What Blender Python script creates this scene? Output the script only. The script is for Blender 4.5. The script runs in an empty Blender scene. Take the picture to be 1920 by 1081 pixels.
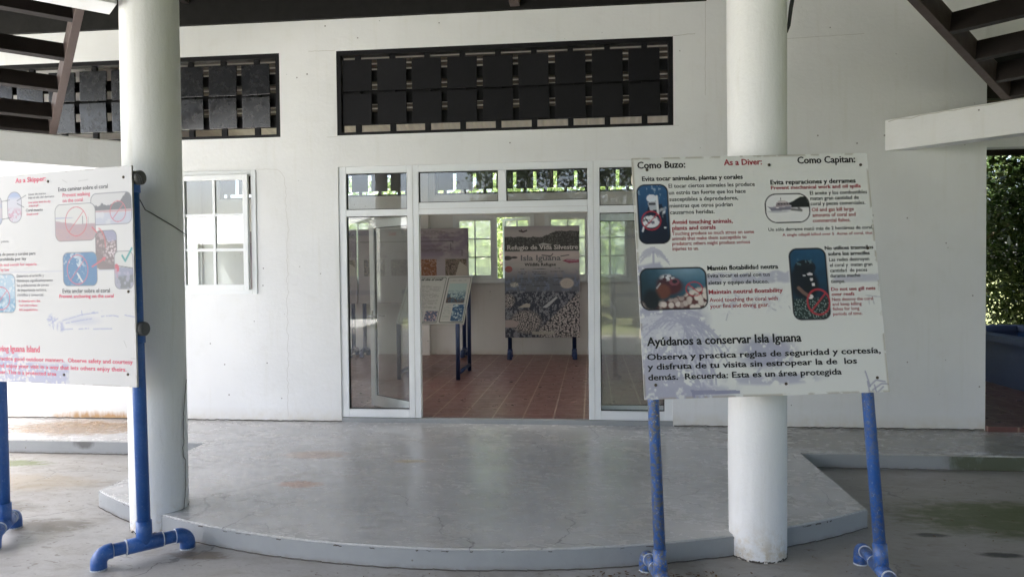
import bpy, bmesh, math, random
import numpy as np
from mathutils import Vector, Matrix
R = math.radians
scene = bpy.context.scene
COL = scene.collection

# ------------------------------------------------------------------ camera, world, sun, exposure
cam_d = bpy.data.cameras.new("camera")
cam = bpy.data.objects.new("camera", cam_d)
COL.objects.link(cam)
scene.camera = cam
cr = Vector((0.99403821, 0.10859067, -0.00980281))
cu = Vector((0.00720501, 0.0242895, 0.999679))
cf = Vector((-0.10879392, 0.99378976, -0.02336229))
mw = Matrix((cr, cu, -cf)).transposed().to_4x4()
mw.translation = Vector((0, -7.34194746, 1.5))
cam.matrix_world = mw
cam_d.sensor_width = 36.0
cam_d.lens = 1368.94 / 1920 * 36
cam_d.clip_start = 0.05
cam_d.clip_end = 2000

SUN_EL, SUN_AZ = 58.0, -104.0        # azimuth from +Y towards +X
world = bpy.data.worlds.new("World")
scene.world = world
world.use_nodes = True
wn = world.node_tree
bg = wn.nodes["Background"]
sky = wn.nodes.new("ShaderNodeTexSky")
sky.sky_type = 'NISHITA'
sky.sun_disc = False
sky.sun_elevation = R(SUN_EL)
sky.sun_rotation = R(SUN_AZ)
sky.air_density = 0.8
sky.dust_density = 5.0
sky.ozone_density = 0.6
wn.links.new(sky.outputs[0], bg.inputs[0])
bg.inputs[1].default_value = 0.15
sl = bpy.data.lights.new("sun", 'SUN')
sl.energy = 4.0
sl.angle = R(0.5)
sl.color = (1.0, 0.98, 0.95)
so = bpy.data.objects.new("sun", sl)
COL.objects.link(so)
sd = Vector((math.sin(R(SUN_AZ)) * math.cos(R(SUN_EL)), math.cos(R(SUN_AZ)) * math.cos(R(SUN_EL)), math.sin(R(SUN_EL))))
so.rotation_euler = (-sd).to_track_quat('-Z', 'Y').to_euler()
scene.view_settings.view_transform = 'Standard'
scene.view_settings.look = 'None'
scene.view_settings.exposure = 3.06
scene.view_settings.gamma = 1.0
scene.view_settings.use_curve_mapping = False
scene.render.engine = 'CYCLES'
cy = scene.cycles
cy.use_denoising = True
cy.max_bounces = 10
cy.diffuse_bounces = 6
cy.glossy_bounces = 4
cy.transmission_bounces = 6
cy.transparent_max_bounces = 24
cy.caustics_reflective = False
cy.caustics_refractive = False
cy.sample_clamp_indirect = 8.0

# ------------------------------------------------------------------ small helpers
def empty(name, loc=(0, 0, 0), label=None, cat=None, group=None, kind=None, rz=0.0):
    o = bpy.data.objects.new(name, None)
    o.empty_display_size = 0.1
    COL.objects.link(o)
    o.location = loc
    o.rotation_euler = (0, 0, rz)
    return tag(o, label, cat, group, kind)

def tag(o, label=None, cat=None, group=None, kind=None):
    if label: o["label"] = label
    if cat: o["category"] = cat
    if group: o["group"] = group
    if kind: o["kind"] = kind
    return o

class MB:
    """collects boxes, tubes and sheets, then links them as ONE mesh object"""
    def __init__(s): s.bm = bmesh.new()
    def quad(s, pts, mi=0, smooth=False):
        f = s.bm.faces.new([s.bm.verts.new(p) for p in pts]); f.material_index = mi; f.smooth = smooth; return s
    def box(s, x0, x1, y0, y1, z0, z1, mi=0, bev=0.0, M=None):
        r = bmesh.ops.create_cube(s.bm, size=1.0)
        vs = r['verts']
        for v in vs:
            v.co = Vector(((x0 + x1) / 2 + v.co.x * (x1 - x0), (y0 + y1) / 2 + v.co.y * (y1 - y0), (z0 + z1) / 2 + v.co.z * (z1 - z0)))
        fs = list({f for v in vs for f in v.link_faces})
        for f in fs: f.material_index = mi
        if bev > 0:
            es = list({e for v in vs for e in v.link_edges})
            r2 = bmesh.ops.bevel(s.bm, geom=es, offset=bev, segments=2, affect='EDGES', profile=0.6)
            vs = list({v for f in r2['faces'] for v in f.verts} | {v for v in vs if v.is_valid})
            for f in r2['faces']: f.material_index = mi
        if M is not None:
            for v in vs: v.co = M @ v.co
        return s
    def bar(s, a, b, w, h, mi=0, up=(0, 0, 1), bev=0.0):
        """box of width w and height h running from a to b"""
        a, b = Vector(a), Vector(b)
        d = (b - a); L = d.length; d.normalize()
        x = d.cross(Vector(up)).normalized(); z = x.cross(d)
        M = Matrix((x, d, z)).transposed().to_4x4(); M.translation = a
        return s.box(-w / 2, w / 2, 0, L, -h / 2, h / 2, mi, bev, M)
    def tube(s, pts, r, n=16, mi=0, caps=True, smooth=True):
        pts = [Vector(q) for q in pts]
        rs = r if isinstance(r, (list, tuple)) else [r] * len(pts)
        rings = []
        t0 = (pts[1] - pts[0]).normalized()
        ref = Vector((0, 0, 1)) if abs(t0.z) < 0.9 else Vector((1, 0, 0))
        x = t0.cross(ref).normalized()
        for i, q in enumerate(pts):
            a = pts[max(i - 1, 0)]; b = pts[min(i + 1, len(pts) - 1)]
            t = (b - a).normalized()
            x = (x - t * x.dot(t)).normalized(); y = t.cross(x)
            rings.append([s.bm.verts.new(q + (x * math.cos(k / n * 2 * math.pi) + y * math.sin(k / n * 2 * math.pi)) * rs[i]) for k in range(n)])
        for i in range(len(rings) - 1):
            for k in range(n):
                f = s.bm.faces.new((rings[i][k], rings[i][(k + 1) % n], rings[i + 1][(k + 1) % n], rings[i + 1][k]))
                f.smooth = smooth; f.material_index = mi
        if caps:
            for rg in (rings[0][::-1], rings[-1]):
                f = s.bm.faces.new(rg); f.material_index = mi
        return s
    def ribbon(s, pts, w, n, mi=0):
        """flat strip of width w in the plane with normal n (paint line, hairline crack)"""
        pts = [Vector(q) for q in pts]; n = Vector(n)
        L = []
        for i, q in enumerate(pts):
            t = (pts[min(i + 1, len(pts) - 1)] - pts[max(i - 1, 0)]).normalized()
            x = t.cross(n).normalized() * (w / 2)
            L.append((s.bm.verts.new(q - x), s.bm.verts.new(q + x)))
        for i in range(len(L) - 1):
            f = s.bm.faces.new((L[i][0], L[i][1], L[i + 1][1], L[i + 1][0])); f.material_index = mi
        return s
    def build(s, name, mats, parent=None, normals=True):
        if normals: bmesh.ops.recalc_face_normals(s.bm, faces=s.bm.faces)
        me = bpy.data.meshes.new(name); s.bm.to_mesh(me); s.bm.free()
        for m in (mats if isinstance(mats, (list, tuple)) else [mats]): me.materials.append(m)
        o = bpy.data.objects.new(name, me); COL.objects.link(o)
        if parent is not None: o.parent = parent
        return o

def children(o): return [c for c in bpy.data.objects if c.parent == o]
def copy_tree(o, parent=None):
    c = o.copy(); COL.objects.link(c); c.parent = parent
    for ch in children(o): copy_tree(ch, c)
    return c

# ------------------------------------------------------------------ materials
class NT:
    def __init__(s, name, rough=0.6, spec=0.4):
        s.m = bpy.data.materials.new(name); s.m.use_nodes = True
        s.t = s.m.node_tree; s.b = s.t.nodes["Principled BSDF"]
        s.b.inputs["Roughness"].default_value = rough
        s.b.inputs["Specular IOR Level"].default_value = spec
        s.tc = s.t.nodes.new("ShaderNodeTexCoord").outputs["Object"]
        s.geo = s.t.nodes.new("ShaderNodeNewGeometry")
    def n(s, typ, **kw):
        nd = s.t.nodes.new(typ)
        for k, v in kw.items(): setattr(nd, k, v)
        return nd
    def link(s, a, b): s.t.links.new(a, b)
    def put(s, sock, v):
        if isinstance(v, bpy.types.NodeSocket): s.link(v, sock)
        else: sock.default_value = v
    def pos(s): return s.geo.outputs["Position"]
    def map(s, src, scale=(1, 1, 1), loc=(0, 0, 0), rot=(0, 0, 0)):
        m = s.n("ShaderNodeMapping"); s.link(src, m.inputs[0])
        m.inputs["Scale"].default_value = scale; m.inputs["Location"].default_value = loc; m.inputs["Rotation"].default_value = rot
        return m.outputs[0]
    def noise(s, src, scale, detail=5, rough=0.6, dist=0.0):
        m = s.n("ShaderNodeTexNoise"); s.link(src, m.inputs["Vector"])
        m.inputs["Scale"].default_value = scale; m.inputs["Detail"].default_value = detail
        m.inputs["Roughness"].default_value = rough; m.inputs["Distortion"].default_value = dist
        return m.outputs["Fac"]
    def voro(s, src, scale, feature='F1', out="Distance"):
        m = s.n("ShaderNodeTexVoronoi", feature=feature); s.link(src, m.inputs["Vector"]); m.inputs["Scale"].default_value = scale
        return m.outputs[out]
    def ramp(s, fac, stops):
        m = s.n("ShaderNodeMapRange"); m.clamp = True
        (a, va), (b, vb) = stops
        s.put(m.inputs["Value"], fac)
        m.inputs["From Min"].default_value = a; m.inputs["From Max"].default_value = b
        m.inputs["To Min"].default_value = va; m.inputs["To Max"].default_value = vb
        return m.outputs[0]
    def mul(s, a, b, op='MULTIPLY'):
        m = s.n("ShaderNodeMath", operation=op); s.put(m.inputs[0], a); s.put(m.inputs[1], b); return m.outputs[0]
    def mix(s, fac, a, b):
        m = s.n("ShaderNodeMix", data_type='RGBA')
        s.put(m.inputs[0], fac); s.put(m.inputs[6], a if isinstance(a, bpy.types.NodeSocket) else (*a, 1)); s.put(m.inputs[7], b if isinstance(b, bpy.types.NodeSocket) else (*b, 1))
        return m.outputs[2]
    def dist(s, c, scale=(1, 1, 1)):
        v = s.n("ShaderNodeVectorMath", operation='SUBTRACT'); s.link(s.pos(), v.inputs[0]); v.inputs[1].default_value = c
        w = s.n("ShaderNodeVectorMath", operation='MULTIPLY'); s.link(v.outputs[0], w.inputs[0]); w.inputs[1].default_value = scale
        l = s.n("ShaderNodeVectorMath", operation='LENGTH'); s.link(w.outputs[0], l.inputs[0]); return l.outputs["Value"]
    def stain(s, c, r, nz, scale=(1, 1, 1), soft=0.6, amt=1.0):
        """blotch of its own shape round c: falls off with distance, broken up by noise nz"""
        d = s.ramp(s.dist(c, scale), ((r * (1 - soft), 1.0), (r, 0.0)))
        return s.mul(s.ramp(s.mul(d, nz, 'MULTIPLY'), ((0.22, 0), (0.42, 1))), amt)
    def sep(s, src):
        m = s.n("ShaderNodeSeparateXYZ"); s.link(src, m.inputs[0]); return m.outputs
    def color(s, v): s.put(s.b.inputs["Base Color"], v if isinstance(v, bpy.types.NodeSocket) else (*v, 1))
    def rough(s, v): s.put(s.b.inputs["Roughness"], v)
    def bump(s, h, strength=0.3, dist=0.01):
        m = s.n("ShaderNodeBump"); m.inputs["Strength"].default_value = strength; m.inputs["Distance"].default_value = dist
        s.link(h, m.inputs["Height"]); s.link(m.outputs[0], s.b.inputs["Normal"])

M = {}
def plain(name, col, rough=0.5, spec=0.4, var=0.12, scale=9.0, bump=0.05, metallic=0.0):
    k = NT(name, rough, spec)
    nz = k.noise(k.tc, scale, 6)
    k.color(k.mix(nz, tuple(c * (1 - var) for c in col), tuple(min(1, c * (1 + var)) for c in col)))
    k.rough(k.ramp(k.noise(k.tc, scale * 2.3, 4), ((0.3, max(0.02, rough - 0.08)), (0.7, rough + 0.08))))
    if bump: k.bump(k.noise(k.tc, scale * 6, 4), bump, 0.004)
    k.b.inputs["Metallic"].default_value = metallic
    M[name] = k.m
    return k

def wall_paint(name, base, orange=False, grime=0.0):
    k = NT(name, 0.55, 0.3)
    P = k.pos()
    big = k.noise(P, 0.7, 5, 0.55)
    mid = k.noise(P, 5.0, 6, 0.6)
    streak = k.noise(k.map(P, (7, 7, 0.5)), 1.6, 5, 0.6)
    c = k.mix(k.ramp(big, ((0.3, 0), (0.7, 1))), tuple(x * 0.91 for x in base), tuple(min(1, x * 1.03) for x in base))
    c = k.mix(k.ramp(streak, ((0.55, 0), (0.8, 0.34))), c, tuple(x * y for x, y in zip(base, (0.80, 0.78, 0.70))))
    c = k.mix(k.ramp(mid, ((0.56, 0), (0.78, 0.26))), c, tuple(x * y for x, y in zip(base, (0.82, 0.80, 0.74))))
    speck = k.mul(k.ramp(k.voro(P, 3.1), ((0.020, 1), (0.034, 0))), k.ramp(k.voro(P, 5.3), ((0.030, 1), (0.05, 0))), 'MAXIMUM')
    c = k.mix(k.mul(speck, 0.75), c, (0.10, 0.085, 0.07))
    z = k.sep(P)[2]
    # splash dirt along the foot of the wall
    foot = k.mul(k.ramp(z, ((-0.06, 1.0), (0.10, 0.0))), k.ramp(k.noise(P, 11, 5), ((0.3, 0.15), (0.7, 1.0))))
    c = k.mix(k.mul(foot, 0.55), c, (0.50, 0.43, 0.28))
    if orange:
        nz = k.noise(k.map(P, (1, 1, 0.35)), 9, 6, 0.65)
        st = k.stain((-5.35, 0.0, -0.06), 0.95, nz, (0.95, 1, 5.6), 0.85)
        c = k.mix(k.mul(st, 0.85), c, (0.44, 0.23, 0.06))
        st2 = k.stain((-5.25, 0.0, -0.07), 0.9, k.noise(P, 26, 5, 0.7), (0.95, 1, 17), 0.7)
        c = k.mix(st2, c, (0.10, 0.07, 0.04))
    k.color(c)
    k.rough(k.ramp(mid, ((0.3, 0.48), (0.7, 0.66))))
    trowel = k.noise(k.map(P, (1, 1, 1.6)), 2.2, 4, 0.6, 0.8)
    h = k.mul(k.noise(P, 26, 6, 0.65), k.mul(trowel, 1.6), 'ADD')
    k.bump(h, 0.22, 0.012)
    M[name] = k.m

wall_paint("white_wall_paint", (0.785, 0.795, 0.80), True)
wall_paint("interior_paint", (0.78, 0.775, 0.76))

def column_paint():
    k = NT("column_paint", 0.5, 0.35); P = k.pos()
    big = k.noise(k.map(P, (2, 2, 0.5)), 1.6, 5)
    base = (0.80, 0.805, 0.80)
    c = k.mix(big, tuple(x * 0.93 for x in base), base)
    drip = k.noise(k.map(P, (9, 9, 0.9)), 2.2, 6, 0.65)
    c = k.mix(k.ramp(drip, ((0.57, 0), (0.76, 0.28))), c, (0.56, 0.54, 0.46))
    z = k.sep(P)[2]
    foot = k.mul(k.ramp(z, ((-0.17, 1.0), (0.05, 0.0))), k.ramp(k.noise(P, 14, 6, 0.7), ((0.45, 0), (0.62, 1))))
    c = k.mix(k.mul(foot, 0.75), c, (0.50, 0.40, 0.24))
    chip = k.mul(k.ramp(z, ((-0.165, 1.0), (-0.02, 0.0))), k.ramp(k.noise(P, 19, 6, 0.75), ((0.62, 0), (0.66, 1))))
    c = k.mix(chip, c, (0.16, 0.14, 0.12))
    k.color(c)
    h = k.mul(k.noise(k.map(P, (1, 1, 0.35)), 17, 6, 0.6), k.mul(k.noise(P, 45, 4), 0.4), 'ADD')
    k.bump(h, 0.42, 0.012)
    M["column_paint"] = k.m
column_paint()

def floor_paint(name, base, stains, r0, r1, streak_amt=0.35, speck=0.5):
    k = NT(name, 0.3, 0.5); P = k.pos()
    big = k.noise(P, 0.9, 6, 0.6)
    mid = k.noise(k.map(P, (1, 1.5, 1)), 3.0, 9, 0.66, 0.5)
    fine = k.noise(k.map(P, (1, 1.7, 1), rot=(0, 0, 0.5)), 7.5, 5, 0.6, 1.6)
    c = k.mix(k.ramp(big, ((0.3, 0), (0.7, 1))), tuple(x * 0.84 for x in base), tuple(x * 1.08 for x in base))
    c = k.mix(k.ramp(mid, ((0.52, 0), (0.72, streak_amt))), c, tuple(x * y for x, y in zip(base, (0.55, 0.48, 0.38))))
    grit = k.noise(k.map(P, (1, 1.3, 1)), 60, 4, 0.7)
    c = k.mix(k.ramp(grit, ((0.45, 0), (0.75, 0.30))), c, tuple(x * 0.55 for x in base))
    c = k.mix(k.ramp(k.noise(k.map(P, (1, 1.6, 1), loc=(4, 2, 0), rot=(0, 0, -0.4)), 2.2, 8, 0.72, 1.2), ((0.50, 0), (0.70, streak_amt * 1.2))), c, tuple(x * y for x, y in zip(base, (0.62, 0.56, 0.48))))
    c = k.mix(k.ramp(fine, ((0.615, 0), (0.66, streak_amt * 1.3))), c, tuple(x * y for x, y in zip(base, (0.42, 0.38, 0.32))))
    c = k.mix(k.ramp(fine, ((0.37, 0.0), (0.27, streak_amt * 0.28))), c, tuple(min(1, x * 1.25) for x in base))
    v = k.voro(k.map(P, (1, 1.5, 1)), 6.3)
    c = k.mix(k.mul(k.ramp(v, ((0.025, 1), (0.05, 0))), speck), c, (0.05, 0.04, 0.03))
    v2 = k.voro(k.map(P, (1, 1.4, 1), loc=(3.3, 1.7, 0)), 3.4)
    c = k.mix(k.mul(k.ramp(v2, ((0.014, 1), (0.03, 0))), 0.85), c, (0.62, 0.58, 0.48))
    for (cc, r, sc, col, amt, ns) in stains:
        nz = k.noise(k.map(P, (1, 2.2, 1), loc=(r * 7, 0, 0)), ns, 7, 0.7, 0.5)
        c = k.mix(k.stain(cc, r, nz, sc, 0.75, amt), c, col)
    # hairline cracks
    wob = k.n("ShaderNodeVectorMath", operation='MULTIPLY_ADD'); nn = k.n("ShaderNodeTexNoise"); k.link(P, nn.inputs["Vector"]); nn.inputs["Scale"].default_value = 3.0; nn.inputs["Detail"].default_value = 6
    k.link(nn.outputs["Color"], wob.inputs[0]); wob.inputs[1].default_value = (0.45, 0.45, 0); k.link(P, wob.inputs[2])
    ed = k.voro(wob.outputs[0], 0.85, 'DISTANCE_TO_EDGE')
    c = k.mix(k.mul(k.ramp(ed, ((0.002, 0.75), (0.006, 0.0))), k.ramp(k.noise(P, 1.1, 3), ((0.46, 0), (0.56, 1)))), c, tuple(x * 0.3 for x in base))
    k.color(c)
    k.rough(k.mul(k.ramp(mid, ((0.25, r0), (0.75, r1))), k.ramp(fine, ((0.3, -0.03), (0.7, 0.09))), 'ADD'))
    h = k.mul(mid, k.mul(fine, 0.35), 'ADD')
    k.bump(h, 0.12, 0.012)
    M[name] = k.m

floor_paint("platform_paint", (0.55, 0.55, 0.54), [
    ((-5.2, -0.45, -0.05), 1.3, (0.85, 2.2, 1), (0.24, 0.14, 0.05), 0.9, 5),
    ((-2.35, -1.35, -0.05), 0.5, (1, 2.0, 1), (0.38, 0.20, 0.10), 0.5, 9),
    ((-2.15, -2.2, -0.05), 0.3, (1, 2.0, 1), (0.42, 0.20, 0.11), 0.7, 13),
    ((-1.5, -1.5, -0.05), 0.25, (1, 2.5, 1), (0.50, 0.40, 0.24), 0.7, 13),
    ((3.0, -0.5, -0.05), 2.6, (0.8, 2.5, 1), (0.26, 0.235, 0.19), 0.75, 4)], 0.13, 0.30, 0.24, 0.6)
floor_paint("ground_paint", (0.46, 0.45, 0.425), [
    ((1.9, -2.7, -0.17), 2.0, (0.7, 1.0, 1), (0.30, 0.27, 0.22), 0.6, 3),
    ((3.4, -1.6, -0.17), 2.4, (0.7, 1.2, 1), (0.30, 0.27, 0.22), 0.6, 4),
    ((2.75, -2.20, -0.17), 1.0, (0.8, 1.5, 1), (0.10, 0.12, 0.04), 0.9, 6),
    ((0.9, -3.75, -0.17), 0.9, (0.8, 1.5, 1), (0.10, 0.08, 0.06), 0.8, 6),
    ((2.35, -2.85, -0.17), 0.22, (1, 3, 1), (0.03, 0.03, 0.025), 0.9, 9),
    ((2.1, -2.55, -0.17), 0.2, (1, 3, 1), (0.03, 0.03, 0.025), 0.9, 11),
    ((-5.2, -1.35, -0.17), 0.55, (0.8, 3.0, 1), (0.15, 0.20, 0.05), 0.75, 9),
    ((-3.65, -2.85, -0.17), 0.5, (0.9, 1.9, 1), (0.16, 0.14, 0.11), 0.8, 8),
    ((-4.3, -2.5, -0.17), 0.5, (0.9, 2.4, 1), (0.20, 0.18, 0.15), 0.8, 8),
    ((-4.6, -1.9, -0.17), 1.0, (0.9, 2.4, 1), (0.40, 0.32, 0.20), 0.5, 8),
    ((-2.35, -3.25, -0.17), 0.35, (1, 3, 1), (0.17, 0.13, 0.09), 0.8, 12)], 0.36, 0.6, 0.5, 0.65)

def riser():
    k = NT("riser_paint", 0.45, 0.4); P = k.pos()
    nz = k.noise(P, 6, 7, 0.65)
    c = k.mix(nz, (0.26, 0.275, 0.285), (0.34, 0.355, 0.36))
    z = k.sep(P)[2]
    low = k.mul(k.ramp(z, ((-0.178, 1), (-0.14, 0))), k.ramp(k.noise(P, 16, 5), ((0.35, 0), (0.65, 1))))
    c = k.mix(k.mul(low, 0.7), c, (0.17, 0.14, 0.10))
    c = k.mix(k.ramp(k.voro(P, 7), ((0.03, 0.8), (0.06, 0))), c, (0.12, 0.09, 0.06))
    nzg = k.noise(k.map(P, (1, 1, 0.4)), 9, 6)
    c = k.mix(k.stain((3.25, -1.0, -0.1), 0.6, nzg, (1, 1, 2), 0.8, 0.85), c, (0.06, 0.075, 0.03))
    c = k.mix(k.stain((-4.75, -1.0, -0.06), 0.22, nzg, (1, 1, 2), 0.8, 0.7), c, (0.06, 0.055, 0.05))
    k.color(c); k.bump(k.noise(P, 30, 6), 0.25, 0.008)
    M["riser_paint"] = k.m
riser()

def tiles():
    k = NT("terracotta_tile", 0.4, 0.45); P = k.pos()
    br = k.n("ShaderNodeTexBrick"); br.offset = 0.0; br.squash = 1.0
    k.link(k.map(P, (1, 1, 1), loc=(0.402 + 0.312 * 40, 0.04 + 0.312 * 40, 0)), br.inputs["Vector"])
    br.inputs["Scale"].default_value = 1.0; br.inputs["Brick Width"].default_value = 0.312; br.inputs["Row Height"].default_value = 0.312
    br.inputs["Mortar Size"].default_value = 0.009; br.inputs["Mortar Smooth"].default_value = 0.25; br.inputs["Bias"].default_value = 0.0
    br.inputs["Color1"].default_value = (0.135, 0.062, 0.056, 1); br.inputs["Color2"].default_value = (0.17, 0.080, 0.071, 1); br.inputs["Mortar"].default_value = (0.34, 0.25, 0.20, 1)
    nz = k.noise(P, 7, 7, 0.65)
    c = k.mix(k.ramp(nz, ((0.4, 0), (0.75, 0.45))), br.outputs[0], (0.12, 0.06, 0.05))
    fine = k.noise(k.map(P, (1, 2.5, 1)), 24, 6, 0.7, 0.7)
    c = k.mix(k.ramp(fine, ((0.55, 0), (0.75, 0.4))), c, (0.10, 0.055, 0.045))
    k.color(c); k.rough(k.ramp(nz, ((0.3, 0.24), (0.7, 0.42))))
    k.bump(k.mul(k.mul(br.outputs["Fac"], -1.0), k.mul(k.noise(P, 9, 4), 0.35), 'ADD'), 0.2, 0.006)
    M["terracotta_tile"] = k.m
tiles()

plain("white_aluminium", (0.76, 0.785, 0.80), 0.35, 0.5, 0.04, 5, 0.0)
plain("vent_black", (0.006, 0.006, 0.008), 0.55, 0.22, 0.3, 14, 0.02)
plain("vent_glossy", (0.012, 0.013, 0.016), 0.24, 0.7, 0.4, 9, 0.03)
plain("ceiling_board", (0.13, 0.12, 0.10), 0.7, 0.2, 0.2, 5, 0.1)
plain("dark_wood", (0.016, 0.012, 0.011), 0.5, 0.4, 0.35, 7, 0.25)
plain("light_wood_edge", (0.085, 0.062, 0.056), 0.55, 0.35, 0.2, 7, 0.2)  # paler timber; bounced light is put into the rafters' colour
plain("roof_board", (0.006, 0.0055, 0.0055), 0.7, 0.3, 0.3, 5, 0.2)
plain("tan_soffit", (0.45, 0.36, 0.25), 0.6, 0.3, 0.12, 4, 0.1)
plain("board_white", (0.72, 0.72, 0.70), 0.35, 0.45, 0.04, 6, 0.0)
plain("black_ink", (0.012, 0.012, 0.014), 0.4, 0.4, 0.0, 5, 0.0)
plain("grey_ink", (0.16, 0.16, 0.18), 0.4, 0.4, 0.0, 5, 0.0)
plain("red_ink", (0.34, 0.045, 0.06), 0.4, 0.4, 0.05, 5, 0.0)
plain("faded_red_ink", (0.62, 0.10, 0.17), 0.4, 0.4, 0.05, 5, 0.0)
plain("faded_black_ink", (0.06, 0.06, 0.075), 0.4, 0.4, 0.05, 5, 0.0)
plain("white_ink", (0.62, 0.60, 0.60), 0.4, 0.4, 0.0, 5, 0.0)
plain("bolt_steel", (0.09, 0.07, 0.055), 0.5, 0.5, 0.3, 60, 0.2, 0.6)
plain("black_rubber", (0.02, 0.02, 0.022), 0.5, 0.4, 0.2, 30, 0.1)
plain("grey_cap", (0.10, 0.10, 0.10), 0.5, 0.4, 0.25, 40, 0.2)
plain("beige_cap", (0.55, 0.50, 0.40), 0.5, 0.4, 0.15, 40, 0.1)
plain("crack_shadow", (0.10, 0.09, 0.08), 0.9, 0.1, 0.3, 40, 0.0)  # dark grey for cracks, chips and dirt lines
plain("hairline_grey", (0.56, 0.555, 0.53), 0.9, 0.1, 0.2, 40, 0.0)
plain("glue_white", (0.6, 0.64, 0.68), 0.6, 0.3, 0.2, 40, 0.0)
plain("gasket_black", (0.02, 0.02, 0.02), 0.6, 0.3, 0.1, 30, 0.0)
plain("handle_metal", (0.55, 0.55, 0.55), 0.25, 0.5, 0.05, 20, 0.0, 0.9)
plain("leaf_litter_brown", (0.16, 0.095, 0.045), 0.8, 0.2, 0.5, 20, 0.0)
plain("trunk_bark", (0.13, 0.10, 0.075), 0.85, 0.2, 0.4, 9, 0.5)
def translucent_roofing(name, amt):
    k = NT(name, 0.5, 0.4); k.color(k.mix(k.noise(k.pos(), 2.0, 5), (0.58, 0.55, 0.43), (0.66, 0.63, 0.50)))
    ts = k.n("ShaderNodeBsdfTranslucent"); ts.inputs[0].default_value = (0.80, 0.78, 0.70, 1)
    mx = k.n("ShaderNodeMixShader"); mx.inputs[0].default_value = amt
    k.link(k.b.outputs[0], mx.inputs[1]); k.link(ts.outputs[0], mx.inputs[2]); k.link(mx.outputs[0], k.t.nodes["Material Output"].inputs[0])
    M[name] = k.m
translucent_roofing("corrugated_cream", 0.008)
translucent_roofing("daylight_sheet", 0.22)
plain("far_wall_white", (0.55, 0.55, 0.54), 0.6, 0.3, 0.05, 1.5, 0.1)
plain("pale_concrete", (0.50, 0.50, 0.485), 0.8, 0.2, 0.15, 2, 0.1)
plain("zinc_roof", (0.55, 0.54, 0.52), 0.7, 0.3, 0.2, 3, 0.1)

def blue_pipe(name, wear, dirt):
    k = NT(name, 0.35, 0.5); P = k.tc
    nz = k.noise(P, 8, 6, 0.6)
    c = k.mix(nz, (0.013, 0.066, 0.255), (0.035, 0.135, 0.42))
    f = k.noise(P, 55, 6, 0.7)
    band = k.noise(k.map(P, (1, 1, 0.6)), 4.0, 3)
    w = k.mul(k.ramp(f, ((0.46, 0), (0.56, 1))), k.ramp(band, ((0.25, 0), (0.45, wear))))
    c = k.mix(w, c, (0.16, 0.15, 0.11) if dirt else (0.10, 0.17, 0.34))
    w2 = k.mul(k.ramp(k.noise(P, 70, 5, 0.7), ((0.60, 0), (0.66, 1))), wear)
    c = k.mix(k.mul(w2, 0.7), c, (0.62, 0.66, 0.70))
    k.color(c); k.rough(k.ramp(f, ((0.3, 0.28), (0.7, 0.55)))); k.bump(f, 0.06, 0.003)
    M[name] = k.m
blue_pipe("blue_pipe", 0.22, False)
blue_pipe("blue_pipe_worn", 0.9, True)
blue_pipe("blue_pipe_scuffed", 0.5, True)
plain("navy_pipe", (0.012, 0.03, 0.10), 0.4, 0.45, 0.2, 12, 0.05)

def blue_concrete():
    k = NT("blue_concrete", 0.6, 0.3); P = k.pos()
    nz = k.noise(P, 5, 7, 0.65)
    c = k.mix(nz, (0.055, 0.078, 0.155), (0.08, 0.108, 0.20))
    c = k.mix(k.ramp(k.noise(P, 22, 6, 0.7), ((0.58, 0), (0.75, 0.4))), c, (0.05, 0.055, 0.075))
    k.color(c); k.bump(k.noise(P, 20, 6), 0.25, 0.01); M["blue_concrete"] = k.m
    k = NT("blue_basin", 0.5, 0.3); k.color(k.mix(k.noise(k.pos(), 5, 6), (0.10, 0.22, 0.55), (0.16, 0.32, 0.68))); M["blue_basin"] = k.m
blue_concrete()

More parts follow.
